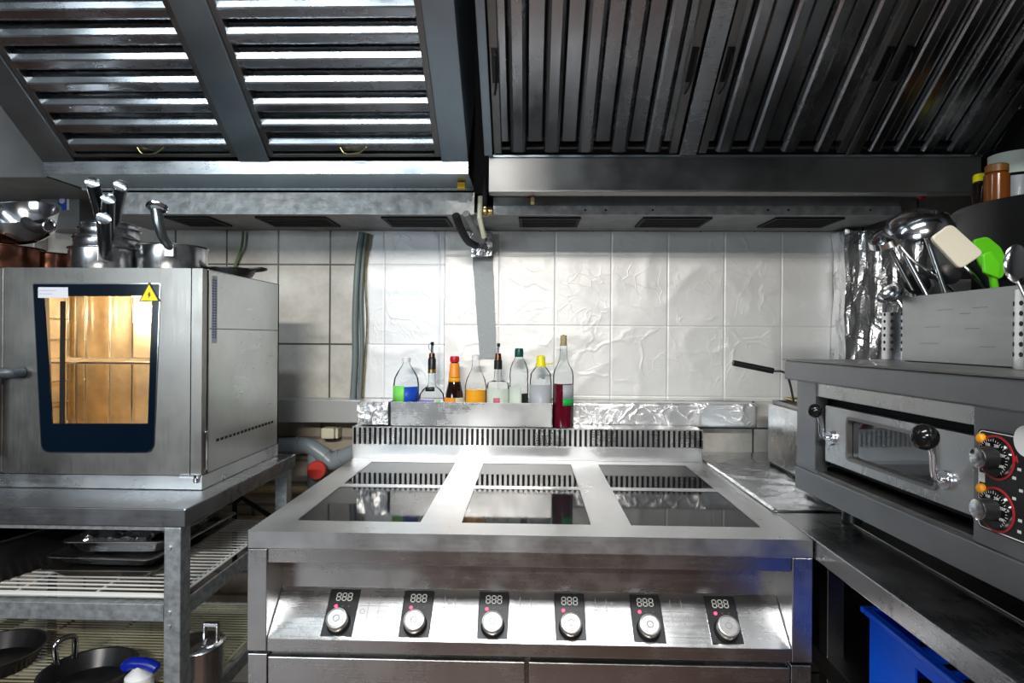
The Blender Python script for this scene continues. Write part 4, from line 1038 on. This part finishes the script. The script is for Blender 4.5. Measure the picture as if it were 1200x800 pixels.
# ------------------------------------------------------------------ right counter
CX0, CX1 = .601, 1.60
Yseam = 1.50
Cn = thing('steel_counter', (1.0, 1.2, 0), 'long stainless steel counter on the right carrying the deck oven', 'counter')
part('countertop', MB().box(CX0, CX1, .05, Yseam, TZ - .040, TZ + .001), 'steel_counter', Cn, .002)
part('rear_countertop', MB().box(CX0, CX1, Yseam + .001, WY - .012, TZ - .040, TZ - .002), 'steel_counter', Cn, .002)
part('raised_sheet', MB().box(.735, CX1 - .01, .06, 1.43, TZ + .0012, TZ + .0045), 'steel_dark', Cn, .001)
part('upstand', MB().box(CX1 - .01, CX1 + .01, .05, 2.28, TZ + .005, TZ + .10), 'steel_counter', Cn)
for y in (.10, 1.46, 2.2):
    part('leg', MB().box(CX0 + .102, CX0 + .142, y, y + .04, 0, TZ - .0405), 'steel_dark', Cn, .002)
    part('leg', MB().box(CX1 - .06, CX1 - .02, y, y + .04, 0, TZ - .0405), 'steel_dark', Cn, .002)
part('under_shelf', MB().box(CX0 + .098, CX0 + .101, .06, 2.26, .530, .575).box(CX0 + .101, CX1 - .01, .06, 2.26, .571, .575), 'steel_counter', Cn, .002)
part('back_panel', MB().box(1.30, 1.31, .06, 2.26, .576, TZ - .045), 'dark', Cn)
# foil over rear counter
solo('counter_foil', sheet(lambda u, v: (CX0 - .003 + .70 * u, Yseam + .012 + (2.285 - Yseam - .012) * v, TZ + .0004), 60, 60, .004, 12, 9, (0, 0, 1)), 'foilflat', 'smooth foil laid over the rear counter corner right of the range', 'foil', solid=.0006)
solo('foil_roll_edge', sheet(lambda u, v: (CX0 - .001 + math.cos(v * PI) * .006, Yseam + .01 + (2.06 - Yseam - .01) * u, TZ + .0015 + math.sin(v * PI) * .007), 60, 8, .002, 15, 30, (0, 0, 1)), 'foil', 'folded foil seam running along the edge between range and counter', 'foil', solid=.0006)

# ------------------------------------------------------------------ deck (pizza) oven
Xf, Yf = .65, 1.507
kf = .053
def PF(u, w, z): return Vector((Xf + kf * u - w, Yf - u - kf * w, z))
nF = Vector((-1, -kf, 0)).normalized()
def FP(px, py, w=0):
    p = rp(px, py, PF(0, w, 0), nF); return (Yf - p.y), p.z
Z0, Z1 = .962, 1.222
UL = .95
DPTH = .62
P = thing('deck_oven', PF(.45, -.3, TZ + .005), 'stainless steel deck oven with windowed drop door, ball handles and dials', 'oven')
part('top_slab', MB().box(-.022, UL, -DPTH, .022, Z1, 1.268, PF), 'steel_pizza', P, .004)
part('top_sheet', MB().box(-.026, UL, -DPTH, .024, 1.2682, 1.2712, PF), 'steel_dark', P, .001)
part('lower_fascia', MB().box(0, UL, -.03, .004, Z0, 1.014, PF), 'steel_pizza', P, .002)
part('underbody', MB().box(.01, UL, -DPTH + .01, -.0305, Z0 + .002, 1.014, PF), 'steel_dark', P)
part('end_panel', MB().box(0, .004, -DPTH + .01, -.0305, 1.015, Z1 - .001, PF), 'steel_pizza', P)
part('near_end_panel', MB().box(UL - .004, UL, -DPTH + .01, -.0305, 1.015, Z1 - .001, PF), 'steel_pizza', P, .001)
part('rear_panel', MB().box(.005, UL, -DPTH + .01, -DPTH + .02, 1.015, Z1 - .001, PF), 'steel_pizza', P)
uA = FP(955, 500)[0]; uB = FP(1141, 540)[0]
part('front_post', MB().box(0, uA, -.03, .0, 1.0145, Z1 - .0005, PF), 'steel_pizza', P, .001)
part('control_housing', MB().box(uB, UL, -.03, .0, 1.0145, Z1 - .0005, PF), 'steel_pizza', P, .001)
part('front_header', MB().box(uA + .0005, uB - .0005, -.03, -.004, 1.19, Z1 - .0005, PF), 'steel_x', P, .001)
part('chamber', MB().box(uA - .01, uB + .01, -.35, -.045, 1.03, 1.185, PF), 'dark', P)
# door
du0, du1 = FP(961, 520)[0], FP(1138, 540)[0] - .004
w0, w1 = FP(986, 510)[0], FP(1091, 540)[0]; wz0, wz1 = 1.066, 1.158; dz0_, dz1_ = 1.048, 1.172
do = [(du0, dz0_), (du1, dz0_), (du1, dz1_), (du0, dz1_)]
dfo = rr(do, (.004,) * 4); dfi = rr([(w0, wz0), (w1, wz0), (w1, wz1), (w0, wz1)], (.012,) * 4)
def ringF(outer, inner, wA, wB):
    mb = MB(); n = len(outer)
    vs = [PF(u, wA, z) for u, z in outer] + [PF(u, wA, z) for u, z in inner] + [PF(u, wB, z) for u, z in outer] + [PF(u, wB, z) for u, z in inner]
    fs = []
    for i in range(n):
        j = (i + 1) % n; fs += [(i, j, n + j, n + i), (i, j, 2 * n + j, 2 * n + i), (n + i, n + j, 3 * n + j, 3 * n + i), (2 * n + i, 2 * n + j, 3 * n + j, 3 * n + i)]
    return mb.add(vs, fs)
PD = part('door', ringF(dfo, dfi, -.012, -.026), 'steel_z', P)
part('window_frame', ringF(dfi, rr([(w0 + .006, wz0 + .006), (w1 - .006, wz0 + .006), (w1 - .006, wz1 - .006), (w0 + .006, wz1 - .006)], (.009,) * 4), -.009, -.02), 'steel_dark', PD)
part('window_glass', MB().prism(dfi, -.021, -.024, lambda u, v, w: PF(u, w, v)), 'glassdark', PD)
def ballhandle(ballpx, r, pivpx, wb, label=None):
    ub, zb = FP(*ballpx, wb); up_, zp = FP(*pivpx, .0)
    B_ = PF(ub, wb, zb); Pv = PF(up_, -.010, zp)
    h = part('handle_arm', MB().tube(smoothpath([Pv, Pv + (-nF) * -.018 + Vector((0, 0, .004)), B_.lerp(Pv, .35), B_]), .0055, 12).disc(Pv + nF * -.002, nF, .016, .006), 'chrome', PD)
    part('ball_grip', MB().ball(B_, r, 24), 'blackgloss', h)
ballhandle((954.5, 481), .0150, (968, 513), .045)
ballhandle((1082, 511.5), .0205, (1101, 562), .055)
# lower opening lip of chamber
part('sill', MB().box(uA, uB, -.045, -.006, 1.0142, 1.020, PF), 'steel_dark', P)
# control plate
pu0 = FP(1147, 550)[0]; pz0, pz1 = 1.040, 1.188
cpts = rr([(pu0, pz0), (.86, pz0), (.86, pz1), (pu0, pz1)], (.010,) * 4)
cpl = part('control_plate', MB().prism(cpts, .0002, .0018, lambda u, v, w: PF(u, w, v)), 'black', P)
cin = rr([(pu0 + .002, pz0 + .002), (.858, pz0 + .002), (.858, pz1 - .002), (pu0 + .002, pz1 - .002)], (.009,) * 4)
cin2 = rr([(pu0 + .0032, pz0 + .0032), (.8568, pz0 + .0032), (.8568, pz1 - .0032), (pu0 + .0032, pz1 - .0032)], (.008,) * 4)
part('plate_border', ringF(cin, cin2, .0018, .0022), 'whitemark', cpl)
for py in (536, 597):
    uc, zc = FP(1169, py)
    C0 = PF(uc, .002, zc)
    eu = Vector((kf, -1, 0)).normalized(); ev = Vector((0, 0, 1))
    dl = part('dial', MB().lathe([(0, 0), (.030, 0), (.0285, .004), (.0265, .006), (0, .006)], C0, 40, nF), 'blackgloss', cpl)
    part('dial_ring', MB().lathe([(.0295, 0), (.0325, 0), (.0325, .0012), (.0295, .0012)], C0, 48, nF, True), 'redmark', dl)
    part('dial_knob', MB().lathe([(0, .005), (.0165, .005), (.0155, .027), (0, .027)], C0, 32, nF), 'black', dl)
    part('knob_cap', MB().lathe([(0, .027), (.0150, .027), (.0150, .0285), (.013, .0297), (0, .0297)], C0, 32, nF), 'pot', dl)
    tk = MB()
    for i in range(30):
        a = math.radians(-140 + i * 280 / 29)
        d_ = eu * math.sin(a) + ev * math.cos(a); t_ = eu * math.cos(a) - ev * math.sin(a)
        p0 = C0 + nF * .0052 + d_ * .0235; ln_ = .003 if i % 5 else .0045
        tk.add([p0 - t_ * .0004, p0 + t_ * .0004, p0 + t_ * .0004 + d_ * ln_, p0 - t_ * .0004 + d_ * ln_], [(0, 1, 2, 3)])
    tk.v = [v_ + nF * .0012 for v_ in tk.v]
    for q, nm in enumerate(('50', '100', '150', '200', '250', '300')):
        a = math.radians(-120 + q * 48); d_ = eu * math.sin(a) + ev * math.cos(a)
        o_ = C0 + nF * .0066 + d_ * .0195
        tx = text_mb(nm, .006, lambda u, v, w: o_ + eu * u + ev * v + nF * w, .0001); tk.add(tx.v, tx.f)
    part('dial_scale', tk, 'whitemark', dl)
for py in (513.5, 572):
    uc, zc = FP(1153, py)
    part('pilot_lamp', MB().lathe([(0, 0), (.0075, 0), (.0075, .004), (.005, .007), (0, .008)], PF(uc, .002, zc), 20, nF), 'orangelamp', cpl)
uc, zc = FP(1152.5, 559); part('symbol_label', MB().box(uc - .005, uc + .005, zc - .007, zc + .007, .0018, .0022, lambda a, b_, c_: PF(a, c_, b_)).add([], []), 'whitemark', cpl)
uc, zc = FP(1198, 521); part('badge', MB().disc(PF(uc + .01, .0018, zc + .006), nF, .022, .0006, 32), 'whitemark', cpl)
uc, zc = FP(1192, 538); part('warning_mark', MB().disc(PF(uc, .0018, zc), nF, .006, .0006, 3), 'redmark', cpl)
mk = MB()
for (px, py) in ((1190, 560), (1190, 584), (1188, 600), (1196, 623), (1198, 575), (1197, 610), (1196, 550)):
    uc, zc = FP(px, py); mk.box(uc - .003, uc + .003, zc - .002, zc + .002, .0018, .0021, lambda a, b_, c_: PF(a, c_, b_))
part('plate_marks', mk, 'seg', cpl)
for u in (.08, .80):
    for w in (-.09, -.5):
        part('foot', MB().lathe([(0, TZ + .0048), (.022, TZ + .0048), (.018, Z0 + .001), (0, Z0 + .001)], PF(u, w, 0), 20), 'black', P)
solo('blade_scraper', MB().add([(0, 0, 0)], []) if False else MB().prism([(FP(1113, 545)[0], FP(1113, 545)[1]), (FP(1116, 566)[0], FP(1116, 566)[1]), (FP(1137, 592)[0], FP(1137, 592)[1]), (FP(1137, 574)[0], FP(1137, 574)[1])], .0, .002, lambda u, v, w: PF(u, w - .0105, v)), 'chrome', 'thin bright metal scraper blade leaning on the deck oven door', 'scraper') if False else None

# ------------------------------------------------------------------ fryer behind deck oven
fyx0 = .80
F_ = thing('deep_fryer', (.95, 1.95, TZ), 'small steel countertop fryer between the deck oven and the wall', 'fryer')
fz1 = TZ + .205
fb = MB().box(fyx0, 1.10, 1.78, 2.08, TZ + .012, fz1)
part('fryer_body', fb, 'steel_x', F_, .006)
part('fryer_rim', MB().box(fyx0 + .012, 1.09, 1.79, 1.80, fz1 + .0005, fz1 + .012).box(fyx0 + .012, 1.09, 2.06, 2.07, fz1 + .0005, fz1 + .012).box(fyx0 + .012, fyx0 + .022, 1.80, 2.06, fz1 + .0005, fz1 + .012), 'steel_dark', F_, .001)
part('fryer_foot', MB().box(fyx0 + .004, 1.09, 1.785, 2.07, TZ + .0055, TZ + .0118), 'black', F_)
bk = thing('fryer_basket', (.95, 1.95, fz1), 'wire fryer basket with a long black handle', 'basket')
wm = MB()
for i in range(9):
    x = .84 + i * .028; wm.tube([(x, 1.83, fz1 + .018), (x, 2.03, fz1 + .018)], .0012, 6)
for i in range(8):
    y = 1.83 + i * .0285; wm.tube([(.84, y, fz1 + .018), (1.064, y, fz1 + .018)], .0012, 6)
wm.tube([(.835, 1.825, fz1 + .022), (1.07, 1.825, fz1 + .022), (1.07, 2.035, fz1 + .022), (.835, 2.035, fz1 + .022), (.835, 1.825, fz1 + .022)], .003, 8)
part('wire_mesh', wm, 'brass', bk)
h0, h1 = P_(859, 425, 1.86), P_(906, 434.5, 1.86)
h2 = P_(922, 439, 1.86)
part('handle', MB().tube([h0, h0.lerp(h1, .1), h1], .009, 10), 'black', bk)
part('handle_rod', MB().tube(smoothpath([h1, h2, Vector((h2.x + .03, 1.88, fz1 + .024))]), .0035, 8), 'steel_dark', bk)

# ------------------------------------------------------------------ foil-wrapped column
cx_a, cx_b = PY(990, 350, 2.20).x, PY(1052, 350, 2.20).x
col_ = crumple(cx_a, cx_b + .12, 2.20, 2.29, TZ + .006, 1.705, .012, 21, 70, .25, 26)
solo('foil_wrapped_column', col_, 'foil', 'tall column wrapped in crumpled foil in the right wall corner', 'column')

# ------------------------------------------------------------------ utensils on deck oven
ZU = 1.2722
ub = thing('utensil_bin', (.93, 1.27, ZU), 'rectangular steel bin of cooking utensils on the deck oven', 'bin')
bx0, bx1, by0, by1, bh = .862, 1.02, 1.105, 1.445, .146
mb = MB().box(bx0, bx0 + .002, by0, by1, ZU, ZU + bh).box(bx1 - .002, bx1, by0, by1, ZU, ZU + bh).box(bx0, bx1, by0, by0 + .002, ZU, ZU + bh).box(bx0, bx1, by1 - .002, by1, ZU, ZU + bh).box(bx0, bx1, by0, by1, ZU, ZU + .002)
part('bin_body', mb, 'bin', ub, .0006)
mk = MB()
for (y, z, l) in ((1.34, .075, .05), (1.22, .07, .04), (1.30, .11, .05), (1.18, .035, .04), (1.35, .04, .06), (1.24, .1, .03), (1.20, .11, .04)):
    mk.box(bx0 - .0004, bx0, y - l / 2, y + l / 2, ZU + z, ZU + z + .0018)
part('scratches', mk, 'steel_dark', ub)
def perf_cyl(X, Y, r, h, label):
    o = thing('cutlery_cylinder', (X, Y, ZU), label, 'cutlery holder')
    part('holder_body', MB().lathe([(0, ZU), (r, ZU), (r, ZU + h), (r - .002, ZU + h), (r - .002, ZU + .003), (0, ZU + .003)], (X, Y, 0), 44), 'pot', o)
    hm = MB()
    for row in range(6):
        for c in range(14):
            a = 2 * PI * (c + .5 * (row % 2) * 0) / 14; d = Vector((math.cos(a), math.sin(a), 0))
            hm.disc(Vector((X, Y, ZU + .025 + row * .017)) + d * (r - .0002), d, .0042, .0006, 12)
    part('drain_holes', hm, 'dark', o)
    return o
c_ = PX(1200, 380, .86)
perf_cyl(.862, 1.035, .052, .133, 'perforated steel cutlery cylinder in front, at the right picture edge')
perf_cyl(.925, 1.535, .052, .115, 'perforated steel cutlery cylinder behind the utensil bin')
BZ = ZU + .004
def rod(p0, p1, r, mat, **k): return MB().tube([p0, p1], r, 8)
def U(px, py, Y): return PY(px, py, Y)
# big ladle bowl lying over
lad = thing('ladle', (.93, 1.32, BZ), 'large steel ladle with upturned bowl at the top of the utensils', 'ladle')
bc = U(1076, 270, 1.30)
axl = Vector((-.25, -.35, 1)).normalized()
bm_ = MB().lathe([(0, .040), (.027, .037), (.051, .024), (.062, 0), (.065, 0), (.063, .007), (.053, .027), (.028, .041), (0, .044)], bc, 32, axl)
part('bowl', bm_, 'chrome', lad)
part('handle', MB().tube(smoothpath([bc + Vector((.04, -.01, 0)), bc + Vector((.055, .0, -.03)), Vector((.955, 1.28, ZU + .12)), Vector((.95, 1.25, BZ + .01))]), .004, 8), 'chrome', lad)
lad2 = thing('ladle', (.9, 1.38, BZ), 'small bright steel ladle left of the large ladle', 'ladle')
bc = U(1040, 282, 1.36)
part('bowl', MB().lathe([(0, .024), (.018, .021), (.032, .010), (.036, 0), (.037, 0), (.034, .013), (.02, .024), (0, .027)], bc, 28, Vector((-.6, -.35, .8)).normalized()), 'chrome', lad2)
part('handle', MB().tube(smoothpath([bc + Vector((.02, 0, 0)), U(1070, 305, 1.36), Vector((.93, 1.36, ZU + .14)), Vector((.94, 1.36, BZ + .01))]), .0035, 8), 'chrome', lad2)
def spat(pts, Y, thick, mat, name, label, hand, hmat, cat='spatula', rd=.012):
    o = thing(name, tuple(U(*hand[-1][:2], hand[-1][2])), label, cat)
    P2 = [U(a, b_, Y) for a, b_ in pts]
    poly = rr([(p.x, p.z) for p in P2], (rd,) * len(P2), 5)
    bl = part('blade', MB().prism(poly, Y - thick / 2, Y + thick / 2, lambda u, v, w: (u, w, v)), mat, o, .0025)
    part('handle', MB().tube(smoothpath([U(*h) for h in hand]), .007, 12), hmat, o)
    return o
spat([(1089, 279), (1113, 262), (1152, 297), (1124, 316)], 1.24, .010, 'cream', 'rubber_spatula', 'cream rubber spatula leaning in the utensil bin', [(1128, 300, 1.243), (1145, 316, 1.25), (1166, 345, 1.26)], 'black')
spat([(1139, 281), (1156, 277), (1172, 290), (1180, 308), (1174, 326), (1160, 328), (1146, 308)], 1.28, .008, 'green', 'silicone_spatula', 'large bright green silicone spatula in the utensil bin', [(1160, 310, 1.283), (1168, 340, 1.29), (1172, 360, 1.30)], 'black', rd=.008)
spat([(1150, 298), (1160, 294), (1172, 310), (1170, 327), (1152, 320)], 1.2, .008, 'green', 'silicone_spatula', 'smaller green silicone spatula in front of the large green one', [(1162, 315, 1.203), (1166, 340, 1.21), (1168, 355, 1.22)], 'green', rd=.005)
for i, (p0, p1, r, mt, lb) in enumerate((((1086, 279, 1.36), (.93, 1.34), .005, 'pot', 'straight steel utensil rod beside the cream spatula'),
                                        ((1062, 300, 1.42), (.93, 1.37), .006, 'pot', 'slanted steel utensil handle under the ladles'),
                                        ((1046, 296, 1.45), (.93, 1.41), .005, 'steel_dark', 'thin dark steel utensil handle leaning left in the bin'))):
    a, b_ = U(*p0), Vector((p1[0], p1[1], BZ + .03))
    solo('steel_utensil', MB().tube([a, b_], r, 10).ball(a, r * 1.1, 10), mt, lb, 'utensil')
for i, (px, py, Y, r, mt, lb) in enumerate(((1075, 334, 1.43, .026, 'black', 'black round spoon head at left in the utensil bin'), (1110, 322, 1.36, .026, 'black', 'black round spoon head in the middle of the utensil bin'))):
    c_ = U(px, py, Y); o = thing('serving_spoon', c_, lb, 'spoon')
    part('bowl', MB().lathe([(0, -.006), (r * .6, -.004), (r, .003), (r * .95, .004), (r * .55, -.001), (0, -.003)], c_, 24, Vector((-.4, -.8, .4)).normalized()), mt, o)
    part('handle', MB().tube([c_ + Vector((0, .003, -r * .8)), Vector((c_.x + .01, c_.y - .02, BZ + .02))], .004, 8), mt, o)
sc_ = U(1045, 346, 1.46); sc = thing('serving_spoon', sc_, 'pale steel scoop hooked over the left end of the utensil bin', 'spoon')
part('bowl', MB().lathe([(0, -.012), (.014, -.010), (.026, .0), (.029, .010), (.0275, .010), (.024, .001), (.013, -.008), (0, -.010)], sc_, 26, Vector((-.75, -.3, .6)).normalized()), 'pot', sc)
part('handle', MB().tube([sc_ + Vector((.01, 0, -.006)), Vector((sc_.x + .05, sc_.y - .035, BZ + .05))], .003, 8), 'pot', sc)
sp_ = U(1191, 305, 1.03); sx = thing('serving_spoon', sp_, 'shiny steel spoon standing in the front cutlery cylinder', 'spoon')
part('bowl', MB().ball(sp_ + Vector((0, 0, -.005)), .026, 20, (.8, .25, 1.25)), 'chrome', sx)
part('handle', MB().tube([sp_ + Vector((0, 0, -.03)), Vector((.862, 1.035, BZ + .02))], .003, 8), 'chrome', sx)

# shelf with black tub, bottle and jars
wsx = 1.02
solo('wall_shelf', MB().box(1.12, 1.619, 1.34, 1.85, 1.50, 1.515), 'blackmat', 'black wall shelf holding the black tub above the utensils', 'shelf', bevel=.001)
tubx, tuby = 1.185, 1.56
tr_ = thing('black_tub', (1.373, 1.60, 1.5165), 'large round black plastic tub on the shelf above the utensils', 'tub')
part('tub_body', MB().lathe([(0, 1.5165), (.222, 1.5165), (.232, 1.53), (.240, 1.655), (.246, 1.665), (.240, 1.666), (.228, 1.53), (.22, 1.521), (0, 1.521)], (1.373, 1.60, 0), 64), 'black', tr_)
for (px, py) in ((1139, 228), (1145, 247), (1148, 257)):
    pass
def jar(px, py, Y, r, h, label, capm, bodym):
    c_ = P_(px, py, Y); o = thing('spice_jar', (c_.x, Y, c_.z - h), label, 'jar')
    part('jar_body', MB().lathe([(0, -h), (r, -h), (r, -.012), (r * .8, -.006), (0, -.006)], c_, 24), bodym, o)
    part('lid', MB().lathe([(0, -.005), (r * .9, -.005), (r * .9, .012), (r * .8, .015), (0, .015)], c_, 24), capm, o)
jar(1151, 211, 1.66, .023, .17, 'jar with a yellow lid in the black tub', 'yellow', 'soy')
jar(1168, 200, 1.60, .028, .19, 'amber jar with a brown lid beside the clear bottle', simple('brown_lid', (.22, .09, .015), .4), simple('amber_glass', (.22, .06, .008), .15))
cbt = P_(1189, 215, 1.70)
cb_ = thing('water_bottle', (cbt.x, 1.70, 1.52), 'clear bottle with a pale label standing in the black tub', 'bottle')
zz = lambda py: P_(1189, py, 1.70).z
kk = 1.70 / 720
part('bottle_body', MB().lathe([(0, 1.522), (24 * kk, 1.522), (25 * kk, 1.54), (25 * kk, zz(185)), (23 * kk, zz(172)), (14 * kk, zz(160)), (7 * kk, zz(148)), (5 * kk, zz(138)), (5 * kk, zz(128)), (0, zz(128))], (cbt.x, 1.70, 0), 36), 'glass', cb_)
part('bottle_content', MB().lathe([(0, 1.526), (23 * kk, 1.526), (23.5 * kk, zz(210)), (0, zz(209.5))], (cbt.x, 1.70, 0), 30), 'greyl', cb_)
part('cap', MB().lathe([(0, zz(130)), (7 * kk, zz(130)), (7 * kk, zz(122)), (6 * kk, zz(118)), (0, zz(118))], (cbt.x, 1.70, 0), 24), 'chrome', cb_)
lb_ = MB(); n = 16; vs = []
for i in range(n + 1):
    g = math.radians(-75 + 130 * i / n) - .7; r_ = 25.4 * kk
    vs += [(cbt.x + math.sin(g) * r_, 1.70 - math.cos(g) * r_, zz(207)), (cbt.x + math.sin(g) * r_, 1.70 - math.cos(g) * r_, zz(182))]
lb_.add(vs, [(2 * i, 2 * i + 2, 2 * i + 3, 2 * i + 1) for i in range(n)], True)
part('label', lb_, 'pale', cb_)
q = P_(1079, 232, 1.9)
v = thing('wall_valve', q, 'small red-tipped valve under the far right end of the hood', 'valve')
part('valve_knob', MB().disc(q, (0, -.5, 1), .012, .014), 'redcap', v); part('valve_body', MB().disc(q + Vector((0, 0, .012)), (0, 0, 1), .008, .035), 'dark', v)

# ------------------------------------------------------------------ blue crate under the counter
bcx0 = .735
cr0 = P_(1018, 712, 1.20)
crx, cry = PX(1018, 712, .69).x, PX(1018, 712, .69).y
cz1 = PX(1018, 712, .69).z
CR = thing('plastic_crate', (crx + .17, cry - .28, cz1 - .32), 'bright blue plastic crate with slotted sides standing under the right counter', 'crate')
cw, cdp, ch = .32, .52, cz1 - .576
x0, x1, y1, y0, z1, z0 = crx, crx + cw, cry, cry - cdp, cz1, cz1 - ch
mb = MB(); tck = .004
def wall_slots(mb, a0, a1, z0, z1, fn, slots):
    """upright wall with horizontal slots; fn(a,t,z)"""
    cuts = sorted({z0, z1} | {s for sl in slots for s in sl[2:4]}); xs_ = sorted({a0, a1} | {s for sl in slots for s in sl[0:2]})
    for i in range(len(xs_) - 1):
        for j in range(len(cuts) - 1):
            am, zm = (xs_[i] + xs_[i + 1]) / 2, (cuts[j] + cuts[j + 1]) / 2
            if any(s[0] < am < s[1] and s[2] < zm < s[3] for s in slots): continue
            mb.box(xs_[i], xs_[i + 1], 0, tck, cuts[j], cuts[j + 1], fn)
sl_s = [(y0 + .15, y1 - .15, z1 - .075, z1 - .04)] + [(y0 + .03 + i * .16, y0 + .16 + i * .16, z0 + .03 + k_ * .03, z0 + .042 + k_ * .03) for i in range(3) for k_ in range(2)]
wall_slots(mb, y0, y1, z0, z1, lambda a, t_, z: (x0 + t_, a, z), sl_s)
wall_slots(mb, y0, y1, z0, z1, lambda a, t_, z: (x1 - t_, a, z), sl_s)
sl_e = [(x0 + .10, x1 - .10, z1 - .075, z1 - .04)] + [(x0 + .03, x1 - .03, z0 + .02 + k_ * .03, z0 + .034 + k_ * .03) for k_ in range(3)]
wall_slots(mb, x0, x1, z0, z1, lambda a, t_, z: (a, y0 + t_, z), sl_e)
wall_slots(mb, x0, x1, z0, z1, lambda a, t_, z: (a, y1 - t_, z), sl_e)
mb.box(x0, x1, y0, y1, z0, z0 + .005)
part('crate_body', mb, 'bluep', CR)
rimm = MB().box(x0 - .012, x1 + .012, y0 - .012, y0, z1 - .012, z1).box(x0 - .012, x1 + .012, y1, y1 + .012, z1 - .012, z1).box(x0 - .012, x0, y0, y1, z1 - .012, z1).box(x1, x1 + .012, y0, y1, z1 - .012, z1)
part('crate_rim', rimm, 'bluep', CR, .003)
# support shelf for the crate
None and solo('storage_box', MB().box(x0 + .02, x1 - .01, y0 + .02, y1 - .02, .181, z0 - .001), 'steel_dark', 'dark steel box under the blue crate', 'box', bevel=.003)

# ------------------------------------------------------------------ lights
def area(name, loc, target, sx, sy, power, col):
    l = bpy.data.lights.new(name, 'AREA'); l.shape = 'RECTANGLE'; l.size = sx; l.size_y = sy; l.energy = power; l.color = col
    o = bpy.data.objects.new(name, l); COL.objects.link(o); o.location = loc
    d = Vector(target) - Vector(loc); o.rotation_euler = d.to_track_quat('-Z', 'Y').to_euler(); return o
area('window_daylight', (-2.7, -3.4, 1.70), (-.6, 2.0, 1.2), 2.0, .9, 38, (.80, .92, 1.0))
area('ceiling_tube_rear', (-.35, -2.5, 2.80), (-.35, 2.2, 1.15), 1.3, .18, 14, (1.0, .96, .90)).data.spread = math.radians(62)
area('hood_tube', (-.82, .99, 2.20), (-.82, 1.9, 1.62), 1.15, .05, 4.3, (.82, .93, 1.0))
area('ceiling_tube_over', (-.05, .15, 2.82), (-.05, .15, 0), 1.2, .42, 27, (.95, .98, 1.0))
ol = bpy.data.lights.new('oven_lamp', 'POINT'); ol.energy = 2.3; ol.color = (1, .86, .64); ol.shadow_soft_size = .02
oo = bpy.data.objects.new('oven_lamp_light', ol); COL.objects.link(oo); oo.location = (-1.165, cy1 - .05, 1.385)
w = bpy.data.worlds.new('world'); scn.world = w; w.use_nodes = True
w.node_tree.nodes['Background'].inputs[0].default_value = (.5, .55, .6, 1); w.node_tree.nodes['Background'].inputs[1].default_value = .1

groups = {'grease_filter': 'baffle grease filters in the two hoods', 'bottle': 'bottles on the back of the range', 'cutlery_cylinder': 'perforated cutlery cylinders on the deck oven',
          'supply_pipe': 'supply pipes along the lower wall', 'copper_pan': 'copper pans on the left oven', 'spice_jar': 'jars in the black tub', 'ladle': 'ladles in the utensil bin',
          'serving_spoon': 'spoons standing on the deck oven', 'silicone_spatula': 'green spatulas in the utensil bin', 'extractor_hood': 'extractor hoods over the cooking line',
          'wire_shelf': 'wire shelves under the steel table', 'steel_utensil': 'steel utensil handles in the bin', 'frying_pan': 'black pans on the lower shelf', 'foil_sheet': 'foil sheets on the wall'}
for o in scn.objects:
    if o.parent is None and 'label' in o.keys() and 'group' not in o.keys():
        g = groups.get(o.name.split('.')[0])
        if g: o['group'] = g
scn.view_settings.view_transform = 'Standard'; scn.view_settings.look = 'None'; scn.view_settings.gamma = 1
scn.view_settings.use_curve_mapping = False; scn.view_settings.exposure = 0.75
